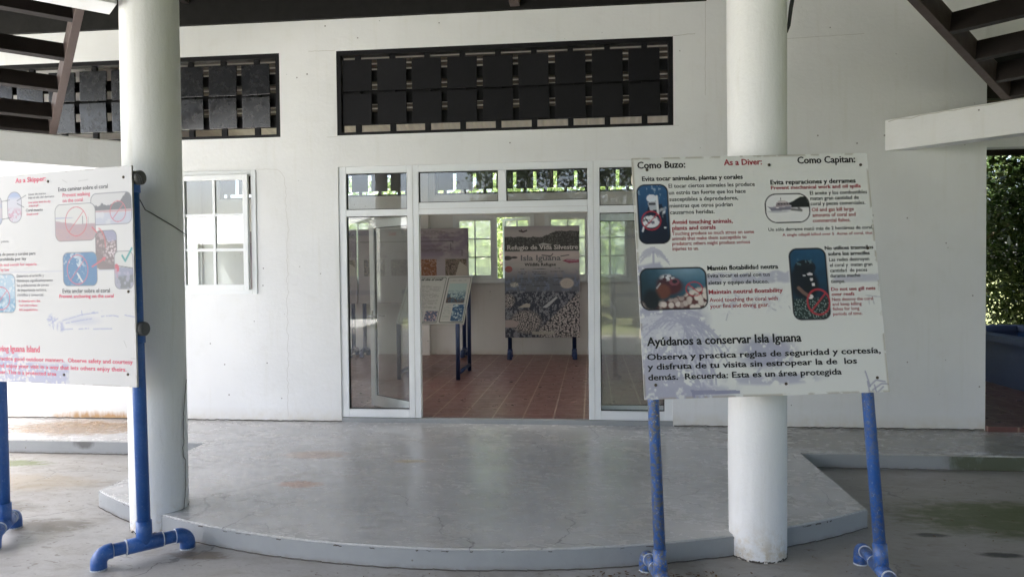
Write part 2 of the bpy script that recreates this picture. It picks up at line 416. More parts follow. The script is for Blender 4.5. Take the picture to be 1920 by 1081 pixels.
def glass(name, tint, refl, haze):
    """thin pane: see-through, Fresnel mirror, and a little dust that scatters light"""
    m = bpy.data.materials.new(name); m.use_nodes = True; t = m.node_tree
    t.nodes.clear()
    out = t.nodes.new("ShaderNodeOutputMaterial"); mx = t.nodes.new("ShaderNodeMixShader")
    tr = t.nodes.new("ShaderNodeBsdfTransparent"); tr.inputs[0].default_value = (*tint, 1)
    gl = t.nodes.new("ShaderNodeBsdfGlossy"); gl.inputs["Roughness"].default_value = 0.015; gl.inputs[0].default_value = (0.95, 0.97, 0.97, 1)
    lw = t.nodes.new("ShaderNodeFresnel"); lw.inputs[0].default_value = 1.5
    ad = t.nodes.new("ShaderNodeMath"); ad.operation = 'ADD'; ad.inputs[1].default_value = refl
    df = t.nodes.new("ShaderNodeBsdfDiffuse"); df.inputs[0].default_value = (0.8, 0.8, 0.78, 1)
    tl = t.nodes.new("ShaderNodeBsdfTranslucent"); tl.inputs[0].default_value = (0.9, 0.9, 0.88, 1)
    dm = t.nodes.new("ShaderNodeMixShader"); dm.inputs[0].default_value = 0.6
    t.links.new(df.outputs[0], dm.inputs[1]); t.links.new(tl.outputs[0], dm.inputs[2])
    tc = t.nodes.new("ShaderNodeTexCoord"); nz = t.nodes.new("ShaderNodeTexNoise"); nz.inputs["Scale"].default_value = 3.0; nz.inputs["Detail"].default_value = 6
    mr = t.nodes.new("ShaderNodeMapRange"); mr.inputs[1].default_value = 0.3; mr.inputs[2].default_value = 0.75; mr.inputs[3].default_value = haze * 0.6; mr.inputs[4].default_value = haze * 1.5
    t.links.new(tc.outputs["Object"], nz.inputs["Vector"]); t.links.new(nz.outputs["Fac"], mr.inputs[0])
    m2 = t.nodes.new("ShaderNodeMixShader")
    t.links.new(mr.outputs[0], m2.inputs[0]); t.links.new(tr.outputs[0], m2.inputs[1]); t.links.new(dm.outputs[0], m2.inputs[2])
    t.links.new(lw.outputs[0], ad.inputs[0]); t.links.new(ad.outputs[0], mx.inputs[0])
    t.links.new(m2.outputs[0], mx.inputs[1]); t.links.new(gl.outputs[0], mx.inputs[2]); t.links.new(mx.outputs[0], out.inputs[0])
    M[name] = m
glass("door_glass", (0.76, 0.80, 0.79), 0.035, 0.07)
glass("window_glass", (0.50, 0.54, 0.55), 0.085, 0.05)
glass("back_glass", (0.88, 0.90, 0.88), 0.03, 0.42)  # heavy haze put in to whiten the bright view outside

def leaves(name, c0, c1, c2):
    m = bpy.data.materials.new(name); m.use_nodes = True; t = m.node_tree
    b = t.nodes["Principled BSDF"]; out = t.nodes["Material Output"]
    g = t.nodes.new("ShaderNodeNewGeometry"); oi = t.nodes.new("ShaderNodeObjectInfo")
    rp = t.nodes.new("ShaderNodeValToRGB"); e = rp.color_ramp.elements
    e[0].color = (*c0, 1); e[1].color = (*c2, 1); q = e.new(0.55); q.color = (*c1, 1)
    t.links.new(g.outputs["Random Per Island"], rp.inputs[0]); t.links.new(rp.outputs[0], b.inputs["Base Color"])
    b.inputs["Roughness"].default_value = 0.42; b.inputs["Specular IOR Level"].default_value = 0.4
    ts = t.nodes.new("ShaderNodeBsdfTranslucent"); t.links.new(rp.outputs[0], ts.inputs[0])
    mx = t.nodes.new("ShaderNodeMixShader"); mx.inputs[0].default_value = 0.45
    t.links.new(b.outputs[0], mx.inputs[1]); t.links.new(ts.outputs[0], mx.inputs[2]); t.links.new(mx.outputs[0], out.inputs[0])
    M[name] = m
leaves("leaf_bright", (0.12, 0.17, 0.055), (0.20, 0.27, 0.09), (0.28, 0.35, 0.14))
leaves("leaf_dark", (0.018, 0.036, 0.010), (0.033, 0.060, 0.016), (0.085, 0.11, 0.035))
leaves("palm_leaf", (0.06, 0.11, 0.02), (0.10, 0.16, 0.03), (0.18, 0.20, 0.06))

def grass():
    k = NT("lawn_grass", 0.9, 0.1); P = k.pos()
    c = k.mix(k.noise(P, 0.6, 6), (0.09, 0.105, 0.045), (0.17, 0.175, 0.08))
    c = k.mix(k.ramp(k.noise(P, 14, 5), ((0.45, 0), (0.75, 0.5))), c, (0.05, 0.07, 0.02))
    k.color(c); k.bump(k.noise(P, 40, 5), 0.6, 0.03); M["lawn_grass"] = k.m
grass()

def print_mat(name, rough=0.35):
    m = bpy.data.materials.new(name); m.use_nodes = True; t = m.node_tree; b = t.nodes["Principled BSDF"]
    a = t.nodes.new("ShaderNodeAttribute"); a.attribute_name = "print"; t.links.new(a.outputs["Color"], b.inputs["Base Color"])
    b.inputs["Roughness"].default_value = rough; b.inputs["Specular IOR Level"].default_value = 0.45
    M[name] = m
print_mat("printed_vinyl", 0.38)

# ================================================================== SETTING
ZP, ZG = -0.05, -0.175
# lawn sheet out to the horizon
k = MB(); k.quad([(-700, -700, -0.26), (700, -700, -0.26), (700, 700, -0.26), (-700, 700, -0.26)])
tag(k.build("lawn", M["lawn_grass"]), "green lawn around the building reaching to the horizon", "lawn", kind="structure")
k = MB(); k.box(-15, -6.6, -16, -1.02, -0.3, -0.17)
tag(k.build("path", M["pale_concrete"]), "pale concrete path along the left side of the porch", "path", kind="structure")  # unseen slab added to bounce sunlight in from the left
k = MB(); k.box(-15, 12, -12.5, 0.1, -0.40, ZG)
tag(k.build("ground", M["ground_paint"]), "stained grey concrete ground of the porch", "ground", kind="structure")

def platform():
    bm = bmesh.new()
    arc = []
    cx, cyy, rad = -0.9, -3.345 + 4.41, 4.41
    for i in range(41):
        x = 1.753 + (-3.557 - 1.753) * i / 40
        arc.append((x, cyy - math.sqrt(rad * rad - (x - cx) ** 2) + 0.0))
    poly = [(-9.5, 0.06), (-9.5, -1.0), (-3.557, -1.0)] + arc[::-1] + [(1.74, -1.0), (8.5, -1.02), (8.5, -0.06), (3.7, -0.06), (3.7, 0.06)]
    top = [bm.verts.new((x, y, ZP)) for x, y in poly]
    bot = [bm.verts.new((x, y, -0.3)) for x, y in poly]
    f = bm.faces.new(top); f.material_index = 0
    if f.normal.z < 0: f.normal_flip()
    n = len(poly)
    for i in range(n):
        g = bm.faces.new((top[i], top[(i + 1) % n], bot[(i + 1) % n], bot[i])); g.material_index = 1
    bmesh.ops.recalc_face_normals(bm, faces=bm.faces)
    es = [e for e in bm.edges if all(v in top for v in e.verts)]
    bmesh.ops.bevel(bm, geom=es, offset=0.008, segments=2, affect='EDGES')
    me = bpy.data.meshes.new("platform"); bm.to_mesh(me); bm.free()
    me.materials.append(M["platform_paint"]); me.materials.append(M["riser_paint"])
    o = bpy.data.objects.new("platform", me); COL.objects.link(o)
    rng = random.Random(31); kk = MB(); foot = [(-9.5, -1.0), (-3.557, -1.0)] + arc[::-1] + [(1.74, -1.0), (8.5, -1.02)]
    def outl(pts, z, w, jit, off):
        for a, b in zip(pts[:-1], pts[1:]):
            a, b = Vector((*a, 0)), Vector((*b, 0)); t = (b - a).normalized(); nrm = Vector((t.y, -t.x, 0)); m = max(2, int((b - a).length / .04)); q = []
            for i in range(m + 1):
                v = a.lerp(b, i / m) + nrm * off; v.z = z + abs(rng.gauss(0, jit)); q.append(v)
            kk.ribbon(q, w, nrm, 0)
    outl(foot, ZG + .003, .007, .003, .003)
    for i in range(26):
        j = rng.randrange(2, len(foot) - 4); a, b = Vector((*foot[j], 0)), Vector((*foot[j + 1], 0)); t = (b - a).normalized(); nrm = Vector((t.y, -t.x, 0)); s = a.lerp(b, rng.random()); L = rng.uniform(.008, .045)
        q = [s + nrm * .003 + t * (L * u / 3) + Vector((0, 0, ZP - .012 - rng.random() * .006)) for u in range(4)]; kk.ribbon(q, rng.uniform(.003, .009), nrm, 0)
    c_ = kk.build("edge_chip", M["crack_shadow"], o); c_["kind"] = "structure"
    tag(o, "raised grey painted porch platform with curved front step", "platform", kind="structure")
platform()

k = MB(); k.box(-7.3, 3.55, 0.075, 5.9, -0.2, 0.0)
tag(k.build("floor", M["terracotta_tile"]), "red terracotta tile floor inside the exhibition room", "floor", kind="structure")
k = MB(); k.box(3.7, 10.0, -0.058, 6.5, -0.2, -0.005)
tag(k.build("terrace", M["terracotta_tile"]), "red terracotta tile terrace right of the building corner", "terrace", kind="structure")

# ------------------------------------------------------------------ building
bld = empty("visitor_center", (0, 0, 0), "white plastered exhibition building with glass entrance and black slatted vents", "building")

def wall_grid(k, xs, zs, y0, y1, solid, mi=0):
    """wall slab between y0 and y1 with rectangular openings; front, back and reveals"""
    nx, nz = len(xs) - 1, len(zs) - 1
    S = [[solid((xs[i] + xs[i + 1]) / 2, (zs[j] + zs[j + 1]) / 2) for j in range(nz)] for i in range(nx)]
    for i in range(nx):
        for j in range(nz):
            if not S[i][j]: continue
            a, b, c, d = xs[i], xs[i + 1], zs[j], zs[j + 1]
            k.quad([(a, y0, c), (b, y0, c), (b, y0, d), (a, y0, d)], mi)
            k.quad([(b, y1, c), (a, y1, c), (a, y1, d), (b, y1, d)], mi)
            if i == 0 or not S[i - 1][j]: k.quad([(a, y1, c), (a, y0, c), (a, y0, d), (a, y1, d)], mi)
            if i == nx - 1 or not S[i + 1][j]: k.quad([(b, y0, c), (b, y1, c), (b, y1, d), (b, y0, d)], mi)
            if j == 0 or not S[i][j - 1]: k.quad([(a, y1, c), (b, y1, c), (b, y0, c), (a, y0, c)], mi)
            if j == nz - 1 or not S[i][j + 1]: k.quad([(a, y0, d), (b, y0, d), (b, y1, d), (a, y1, d)], mi)

def inside(x, z, rects): return any(a < x < b and c < z < d for a, b, c, d in rects)
F_OPEN = [(-2.605, 0.808, 2.918, 3.785), (-6.63, -3.217, 2.922, 3.790), (-2.604, 0.791, -1, 2.595), (-4.93, -3.493, 1.29, 2.585)]
k = MB()
xs = sorted({-9.3, -6.63, -4.93, -3.493, -3.217, -2.605, -2.604, 0.791, 0.808, 1.13, 3.70})
zs = sorted({-0.2, 1.29, 2.585, 2.595, 2.918, 2.922, 3.785, 3.790, 4.11, 4.34})
wall_grid(k, xs, zs, 0.0, 0.15, lambda x, z: not inside(x, z, F_OPEN) and (z < 4.11 or x > 1.13))
random.seed(5)
def crack(pts, w, mi, jit=0.006, n=(0, -1, 0)):
    out = []
    for (a, b) in zip(pts[:-1], pts[1:]):
        m = max(2, int((Vector(b) - Vector(a)).length / 0.035))
        for i in range(m): out.append(Vector(a).lerp(Vector(b), i / m) + Vector((random.gauss(0, jit), 0, random.gauss(0, jit * 0.5))))
    out.append(Vector(pts[-1]))
    k.ribbon(out, w, n, mi)
crack([(-3.49, -0.002, 2.60), (-3.245, -0.002, 2.585), (-3.18, -0.002, 2.50), (-3.166, -0.002, 2.127), (-3.146, -0.002, 1.96), (-3.167, -0.002, 1.79), (-3.171, -0.002, 1.235), (-3.185, -0.002, 0.0)], 0.0035, 1)
crack([(-2.61, -0.002, 3.79), (-2.9, -0.002, 3.795)], 0.005, 1, 0.003)
crack([(0.81, -0.002, 3.79), (1.02, -0.002, 3.80)], 0.006, 1, 0.004)
crack([(0.808, -0.002, 2.918), (0.86, -0.002, 2.915)], 0.004, 1, 0.003)
crack([(-2.6, -0.002, 2.91), (-2.72, -0.002, 2.905)], 0.004, 1, 0.003)
crack([(1.12, -0.002, 4.1), (1.115, -0.002, 3.2)], 0.004, 1, 0.002)
crack([(1.75, -0.002, 3.71), (2.6, -0.002, 3.73)], 0.0035, 1, 0.002)
crack([(-9, -0.002, -0.043), (-2.6, -0.002, -0.043)], 0.012, 2, 0.004)
crack([(0.8, -0.002, -0.043), (3.69, -0.002, -0.043)], 0.012, 2, 0.004)
k.build("front_wall", [M["white_wall_paint"], M["hairline_grey"], M["crack_shadow"]], bld)

k = MB(); k.box(-2.604, 0.791, 0.0, 0.075, -0.2, -0.004, 0, 0.006)
k.build("threshold", M["riser_paint"], bld)

# back wall with two glazed windows, one farther left, and two vents
BY = 5.75
B_OPEN = [(-2.83, 0.80, 2.90, 3.74), (-6.95, -3.34, 2.90, 3.74), (-2.50, -1.02, 1.32, 2.52), (-0.834, 0.70, 1.32, 2.52), (-5.45, -3.95, 1.32, 2.52)]
k = MB()
xs = sorted({-7.3, -6.95, -5.45, -3.95, -3.34, -2.83, -2.50, -1.02, -0.834, 0.70, 0.80, 3.70})
zs = sorted({-0.2, 1.32, 2.52, 2.90, 3.74, 4.02})
wall_grid(k, xs, zs, BY, BY + 0.15, lambda x, z: not inside(x, z, B_OPEN))
k.build("back_wall", M["interior_paint"], bld)
def side_wall(x0, x1, ya, yb, z1):
    """gable-side wall along y with three window openings, glazed"""
    k = MB(); ops = [(ya + .75 + 1.75 * i, ya + 2.05 + 1.75 * i, 1.0, 2.55) for i in range(3)]
    ys = sorted({ya, yb} | {v for o_ in ops for v in o_[:2]}); zs_ = [-0.2, 1.0, 2.55, z1]
    wall_grid(k, ys, zs_, x0, x1, lambda y, z: not inside(y, z, ops))
    for v in k.bm.verts: v.co = Vector((v.co.y, v.co.x, v.co.z))
    o = k.build("side_wall", M["white_wall_paint"], bld)
    for a, b, c, d in ops:
        k = MB(); xm = (x0 + x1) / 2
        for q in ((a, a + .05, c, d), (b - .05, b, c, d), (a + .05, b - .05, c, c + .05), (a + .05, b - .05, d - .05, d), ((a + b) / 2 - .03, (a + b) / 2 + .03, c + .05, d - .05)): k.box(xm - .03, xm + .03, *q)
        w = k.build("window", M["white_aluminium"], bld)  # added window, out of view, letting light into the room
        g = MB(); g.quad([(xm, a + .04, c + .04), (xm, b - .04, c + .04), (xm, b - .04, d - .04), (xm, a + .04, d - .04)]); g.build("pane", M["back_glass"], w)
side_wall(3.55, 3.70, 0.15, BY, 5.6)
side_wall(-7.45, -7.3, 0.15, BY + 0.15, 5.6)
k = MB(); k.box(-3.32, -2.93, BY - 0.13, BY, 0.0, 3.98, 0, 0.004); pil = k.build("pilaster", M["interior_paint"], bld)
k = MB(); k.box(-3.12, -3.04, BY - .139, BY - .1295, 0.34, 0.46, 0, .002); k.build("socket_plate", M["white_aluminium"], pil)
k = MB(); k.box(3.7, 9.0, 0.0, 0.15, 2.62, 2.92); k.build("lintel", M["white_wall_paint"], bld)

def roof_z(y): return 5.625 - 0.2833 * y
def corrugated(name, ya, yb, mat, lift=0.0):
    bm = bmesh.new()
    n = 420; x0, x1 = -8.2, 4.6
    rows = [[bm.verts.new((x0 + (x1 - x0) * i / n, y, roof_z(y) + lift + 0.02 * math.sin(i * math.pi / 2.5))) for i in range(n + 1)] for y in (ya, yb)]
    for i in range(n):
        f = bm.faces.new((rows[0][i], rows[0][i + 1], rows[1][i + 1], rows[1][i])); f.smooth = True
    me = bpy.data.meshes.new(name); bm.to_mesh(me); bm.free(); me.materials.append(M[mat])
    o = bpy.data.objects.new(name, me); COL.objects.link(o); o.parent = bld
corrugated("roof_sheet", 2.1, 6.9, "corrugated_cream")
corrugated("daylight_sheet", -0.3, 2.25, "daylight_sheet", 0.012)  # added translucent strip, out of view, brightening the room
k = MB()
for i in range(18):
    ya, yb = 2.2 + 2.6 * i / 18, 2.2 + 2.6 * (i + 1) / 18 - .006; k.bar((-7.3, (ya + yb) / 2, roof_z((ya + yb) / 2) - .06), (3.55, (ya + yb) / 2, roof_z((ya + yb) / 2) - .06), yb - ya, .02)
k.build("ceiling", M["ceiling_board"], bld)  # boards added to dim the roof behind the vent gaps
for y in (0.9, 2.2, 3.5, 4.8):
    k = MB(); z = 5.625 - 0.2833 * y - 0.11; k.box(-7.3, 3.55, y - 0.03, y + 0.03, z - 0.14, z)
    k.build("purlin", M["roof_board"], bld)
k = MB(); k.box(-9.3, 1.13, -0.03, 0.14, 4.112, 4.40, 0, 0.004); k.build("wall_plate", M["roof_board"], bld)
k = MB(); k.box(-9.3, 4.5, 0.02, 0.10, 4.40, 5.75); k.build("gable_board", M["roof_board"], bld)

# porch roof: dark boarded deck on rafters, run out unseen to cut front and side light
k = MB()
def dz(y): return 4.50 - 0.03 * y
nb = 84
for i in range(nb):
    ya, yb = 0.02 - 13.0 * i / nb, 0.02 - 13.0 * (i + 1) / nb + 0.006
    za, zb = dz(ya), dz(yb)
    k.quad([(-9.4, ya, za), (14, ya, za), (14, yb, zb), (-9.4, yb, zb)])
    yc = yb - 0.012; zc = dz(yc)
    k.quad([(-9.4, ya, za + .03), (-9.4, yc, zc + .03), (14, yc, zc + .03), (14, ya, za + .03)])
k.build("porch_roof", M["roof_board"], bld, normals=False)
for x in np.arange(-9.3, 13.9, 0.85):
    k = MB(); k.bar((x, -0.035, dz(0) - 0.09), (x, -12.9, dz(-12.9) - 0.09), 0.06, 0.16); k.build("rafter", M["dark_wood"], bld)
for y in (-1.6, -4.2, -8.0):
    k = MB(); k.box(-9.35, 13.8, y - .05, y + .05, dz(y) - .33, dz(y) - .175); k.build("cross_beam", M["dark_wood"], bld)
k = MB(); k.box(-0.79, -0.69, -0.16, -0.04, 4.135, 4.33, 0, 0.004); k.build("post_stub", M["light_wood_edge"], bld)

# ---- black slatted vents
def vent(x0, x1, z0, z1, y0, first, ncol, pitch, tilt_low=0.0, pm_name="vent_black", rails=True, parent=bld, detail=True):
    v = MB(); b = 0.045
    v.box(x0, x1, y0 + 0.004, y0 + 0.1, z1 - b, z1); v.box(x0, x1, y0 + 0.004, y0 + 0.1, z0, z0 + 0.03)
    v.box(x0, x0 + b, y0 + 0.004, y0 + 0.1, z0 + 0.03, z1 - b); v.box(x1 - b, x1, y0 + 0.004, y0 + 0.1, z0 + 0.03, z1 - b)
    fr = v.build("vent_frame", M["vent_black"], parent)
    W, Hh = 0.305, 0.315
    r1, r2 = z1 - 0.257, z1 - 0.594
    random.seed(int(x0 * 100))
    for c in range(ncol):
        xc = first + c * pitch
        s = MB(); s.box(xc - 0.028, xc + 0.028, y0 + 0.05, y0 + 0.085, z0 + 0.031, z1 - b - .001); s.build("batten", M["vent_black"], fr)
        for r, zc in enumerate((r1, r2)):
            pm = Matrix.Translation((xc + random.gauss(0, .002), y0 + 0.036, zc + random.gauss(0, .002))) @ Matrix.Rotation(random.gauss(0, .012) + (tilt_low if r else 0.0), 4, 'X') @ Matrix.Rotation(random.gauss(0, .011), 4, 'Y')
            s = MB(); s.box(-W / 2, W / 2, -0.010, 0.010, -Hh / 2, Hh / 2, 0, 0.003, pm); s.build("panel", M[pm_name], fr)
    for zc, h in ((r1 + 0.012, 0.108), (r2 + 0.133, 0.143), (r2 - 0.091, 0.127)) if rails else ((r1 - 0.165, 0.05),):
        s = MB(); s.box(x0 + b, x1 - b, y0 + 0.088, y0 + 0.112, zc - h / 2, zc + h / 2); s.build("rail", M["vent_black"], fr)
    return fr
vent(-2.605, 0.808, 2.918, 3.785, 0.0, -2.395, 9, 0.366)["label"] = "black slatted vent above the glass entrance"
vent(-6.63, -3.217, 2.922, 3.790, 0.0, -6.42, 9, 0.366, 0.036, "vent_glossy")["label"] = "black slatted vent with shiny lower panels above the left window"
vent(-2.83, 0.80, 2.90, 3.74, BY, -2.65, 10, 0.366, rails=False)
vent(-6.95, -3.34, 2.90, 3.74, BY, -6.80, 10, 0.366, rails=False)

# ---- glazed entrance
AL = M["white_aluminium"]
def frame_boxes(k, boxes, y0, y1, mi=0, bev=0.004):
    for (a, b, c, d) in boxes: k.box(a, b, y0, y1, c, d, mi, bev)
k = MB()
Y0, Y1 = 0.012, 0.085
boxes = [(-2.604, -2.524, 0.0, 2.595), (0.711, 0.791, 0.0, 2.595), (-1.882, -1.822, 0.0, 2.595), (0.02, 0.082, 0.0, 2.595),
         (-1.822, -1.758, 0.0, 2.595), (-0.037, 0.02, 0.0, 2.595),
         (-2.524, -1.882, 2.525, 2.595), (0.082, 0.711, 2.525, 2.595), (-1.758, -0.037, 2.525, 2.595),
         (-2.524, -1.882, 2.082, 2.152), (0.082, 0.711, 2.075, 2.147), (-1.758, -0.037, 2.09, 2.212),
         (-0.937, -0.854, 2.212, 2.525), (-2.524, -1.882, 0.0, 0.085), (0.082, 0.711, 0.0, 0.092)]
frame_boxes(k, boxes, Y0, Y1)
k.box(-1.8235, -1.8205, Y0 - 0.002, Y0 + 0.01, 0.002, 2.59, 1); k.box(0.0185, 0.0215, Y0 - 0.002, Y0 + 0.01, 0.002, 2.59, 1)
k.box(-1.757, -0.038, Y0 - 0.002, Y0 + 0.01, 2.146, 2.149, 1)
ent = k.build("entrance_frame", [AL, M["hairline_grey"]], bld)
panes = [(-2.524, -1.882, 2.152, 2.525), (-1.758, -0.937, 2.212, 2.525), (-0.854, -0.037, 2.212, 2.525), (0.082, 0.711, 2.147, 2.525),
         (-2.524, -1.882, 0.085, 2.082), (0.082, 0.711, 0.092, 2.075)]
for i, (a, b, c, d) in enumerate(panes):
    g = MB()
    for bx in ((a, a + .007, c, d), (b - .007, b, c, d), (a + .007, b - .007, c, c + .007), (a + .007, b - .007, d - .007, d)): g.box(bx[0], bx[1], 0.03, 0.06, bx[2], bx[3], 1)
    t = math.radians((0.25, -0.2, 0.3, 0.15, -0.25, 0.2)[i])
    dy = math.tan(t) * (d - c) / 2
    g.quad([(a + .006, 0.045 - dy, c + .006), (b - .006, 0.045 - dy, c + .006), (b - .006, 0.045 + dy, d - .006), (a + .006, 0.045 + dy, d - .006)], 0)
    g.build("pane", [M["door_glass"], M["gasket_black"]], ent)

def door_leaf(hx, hy, ang, handle_side):
    """leaf 0.86 m wide hinged at (hx, hy), running from the hinge along angle ang"""
    Mx = Matrix.Translation((hx, hy, 0)) @ Matrix.Rotation(ang, 4, 'Z')
    w, h = 0.86, 2.085
    k = MB()
    for bx in ((0, .085, .012, h), (w - .085, w, .012, h), (.085, w - .085, .012, .13), (.085, w - .085, h - .085, h)):
        k.box(bx[0], bx[1], -.022, .022, bx[2], bx[3], 0, .004, Mx)
    d = k.build("door", AL, bld)
    g = MB()
    for bx in ((.085, .092, .13, h - .085), (w - .092, w - .085, .13, h - .085), (.092, w - .092, .13, .137), (.092, w - .092, h - .092, h - .085)):
        g.box(bx[0], bx[1], -.01, .01, bx[2], bx[3], 1, 0, Mx)
    g.quad([Mx @ Vector(q) for q in ((.09, 0, .135), (w - .09, 0, .135), (w - .09, 0, h - .09), (.09, 0, h - .09))], 0)
    g.build("pane", [M["door_glass"], M["gasket_black"]], d)
    for zz in (.25, 1.05, 1.85):
        q = MB(); q.tube([Mx @ Vector((-.004, -.026, zz - .05)), Mx @ Vector((-.004, -.026, zz + .05))], .009, 10); q.build("hinge", M["handle_metal"], d)
    hd = MB()
    for s in (-1, 1):
        hd.tube([Mx @ Vector((w - .045, s * .022, 1.02)), Mx @ Vector((w - .045, s * .06, 1.02)), Mx @ Vector((w - .05, s * .065, 1.02)), Mx @ Vector((w - .16, s * .062, 1.015))], .008, 10)
    hd.box(w - .062, w - .028, -.026, .026, .93, 1.08, 0, .003, Mx)
    hd.build("handle", M["handle_metal"], d)
    return d
door_leaf(-1.80, 0.115, math.atan2(0.606, -0.746), 1)["label"] = "left door leaf opened inwards behind the side glass"
door_leaf(0.0, 0.125, 0.03, 1)["label"] = "right door leaf folded back behind the side glass"

# ---- casement window in the front wall
k = MB()
wx0, wx1, wz0, wz1 = -4.93, -3.493, 1.29, 2.585
frame_boxes(k, [(wx0, wx0 + .055, wz0, wz1), (wx1 - .055, wx1, wz0, wz1), (wx0 + .055, wx1 - .055, wz1 - .05, wz1), (wx0 + .055, wx1 - .055, wz0, wz0 + .05), (-4.38, -4.32, wz0 + .05, wz1 - .05)], -0.012, 0.075)
win = k.build("window", AL, bld); win["label"] = "white casement window with its right sash slightly ajar"
def sash(x_h, width, sgn, ang, z0, z1, y, ncol, nrow, parent, gmat, bar=0.022, stile=0.055):
    Mx = Matrix.Translation((x_h, y, 0)) @ Matrix.Rotation(ang, 4, 'Z')
    a0, a1 = (0, width) if sgn > 0 else (-width, 0)
    k = MB(); s = stile
    for bx in ((a0, a0 + s, z0, z1), (a1 - s, a1, z0, z1), (a0 + s, a1 - s, z0, z0 + s), (a0 + s, a1 - s, z1 - s, z1)):
        k.box(bx[0], bx[1], -.022, .022, bx[2], bx[3], 0, .004, Mx)
    for i in range(1, ncol):
        xx = a0 + s + (a1 - a0 - 2 * s) * i / ncol; k.box(xx - bar / 2, xx + bar / 2, -.013, .013, z0 + s, z1 - s, 0, .003, Mx)
    for j in range(1, nrow):
        zz = z0 + s + (z1 - z0 - 2 * s) * j / nrow; k.box(a0 + s, a1 - s, -.0118, .0118, zz - bar / 2, zz + bar / 2, 0, .003, Mx)
    o = k.build("sash", AL, parent)
    g = MB(); g.quad([Mx @ Vector(q) for q in ((a0 + s - .005, 0.004, z0 + s), (a1 - s + .005, 0.004, z0 + s), (a1 - s + .005, 0.004, z1 - s), (a0 + s - .005, 0.004, z1 - s))])
    g.build("pane", gmat, parent)
sash(-4.325, 0.757, 1, -0.014, wz0 + .045, wz1 - .045, -0.014, 2, 3, win, M["window_glass"], 0.03)
sash(-4.375, 0.50, -1, 0.0, wz0 + .06, wz1 - .06, 0.03, 2, 3, win, M["window_glass"])

# ---- windows of the back wall
for (x0, x1, opened) in ((-2.50, -1.02, True), (-0.834, 0.70, False), (-5.45, -3.95, False)):
    k = MB(); z0, z1 = 1.32, 2.52; xm = x0 + (x1 - x0) * 0.52
    frame_boxes(k, [(x0, x0 + .06, z0, z1), (x1 - .06, x1, z0, z1), (x0 + .06, x1 - .06, z1 - .045, z1), (x0 + .06, x1 - .06, z0, z0 + .06), (xm - .03, xm + .03, z0 + .06, z1 - .045)], BY - 0.02, BY + 0.07)
    k.box(x0 - .02, x1 + .02, BY - 0.05, BY - 0.021, z0 - .03, z0 + .012, 0, .004)
    w = k.build("window", AL, bld)
    sash(x0 + .06, xm - .03 - x0 - .06, 1, 0, z0 + .06, z1 - .045, BY + 0.02, 2 if opened else 2, 3, w, M["back_glass"])
    sash(x1 - .06, x1 - .06 - xm - .03, -1, -0.5 if opened else -0.25, z0 + .06, z1 - .045, BY + 0.05, 2, 3, w, M["back_glass"])

# ------------------------------------------------------------------ columns, beams, trellises
def column(c, r, label, chip_seed):
    bm = bmesh.new(); n = 56; zs_ = [ZG - .01, -0.10, -0.03, 0.05, 0.2, 0.45, 0.8, 1.2, 1.7, 2.2, 2.7, 3.2, 3.7, 4.2, 4.62]
    rng = random.Random(chip_seed); rings = []
    for j, z in enumerate(zs_):
        rr = r * (1 + 0.012 * (z / 4) + rng.gauss(0, 0.004))
        ring = []
        for i in range(n):
            a = 2 * math.pi * i / n
            w = rr * (1 + 0.006 * math.sin(3 * a + j) + rng.gauss(0, 0.0025))
            if j < 2: w *= 1 - 0.02 * max(0, rng.gauss(0.3, 0.5))
            ring.append(bm.verts.new((w * math.cos(a), w * math.sin(a), z)))
        rings.append(ring)
    for j in range(len(rings) - 1):
        for i in range(n):
            f = bm.faces.new((rings[j][i], rings[j][(i + 1) % n], rings[j + 1][(i + 1) % n], rings[j + 1][i])); f.smooth = True
    bm.faces.new(rings[-1])
    me = bpy.data.meshes.new("column"); bm.to_mesh(me); bm.free(); me.materials.append(M["column_paint"]); me.materials.append(M["crack_shadow"])
    o = bpy.data.objects.new("column", me); COL.objects.link(o); o.location = (c[0], c[1], 0)
    kk = MB()
    for zz, a0, a1 in ((ZG + .003, 0, 6.2832), (ZP + .004, 0.2, 2.9)):   # dirty joint where the column meets the concrete
        for lay in range(2):
            q = [(r * 1.006 * math.cos(a0 + (a1 - a0) * t / 70), r * 1.006 * math.sin(a0 + (a1 - a0) * t / 70), zz + abs(rng.gauss(0, .004 + .004 * lay))) for t in range(71)]
            for i in range(70):
                if rng.random() < .85 - .4 * lay:
                    b0, b1 = Vector(q[i]), Vector(q[i + 1]); kk.ribbon([b0, b1], .006 + .006 * rng.random(), Vector((b0.x, b0.y, 0)).normalized())
    kk.build("joint_dirt", M["crack_shadow"], o)
    return tag(o, label, "column", "round porch columns")
CL, CR = Vector((-2.886, -2.776, 0)), Vector((0.962, -2.932, 0))
colL = column(CL, 0.180, "thick white column with a long vertical crack, wrapped by a wire, right of the skipper sign", 3)
colR = column(CR, 0.165, "smooth white round column standing behind the diver sign, chipped at its foot", 8)
f0 = Vector((2.886, -7.342 + 2.776, 0)).normalized(); rt = Vector((-f0.y, f0.x, 0))
def on_col(c, r, s, z): return c + (rt * s + f0 * math.sqrt(max(0, 1 - s * s))) * r + Vector((0, 0, z))
k = MB(); random.seed(12); pts = []
for i in range(40):
    t = i / 39; z = -0.06 + 0.86 * t
    s = 0.76 + 0.05 * math.sin(t * 7) + 0.14 * t + random.gauss(0, .006) + (-0.05 if 0.40 < t < 0.5 else 0)
    pts.append(on_col(Vector((0, 0, 0)), 0.1875, min(s, .97), z))
k.ribbon(pts, 0.007, rt * .75 + f0 * .66)
k.build("crack", M["crack_shadow"], colL)
k = MB(); pts = [(-2.655, -3.275, 1.945)]
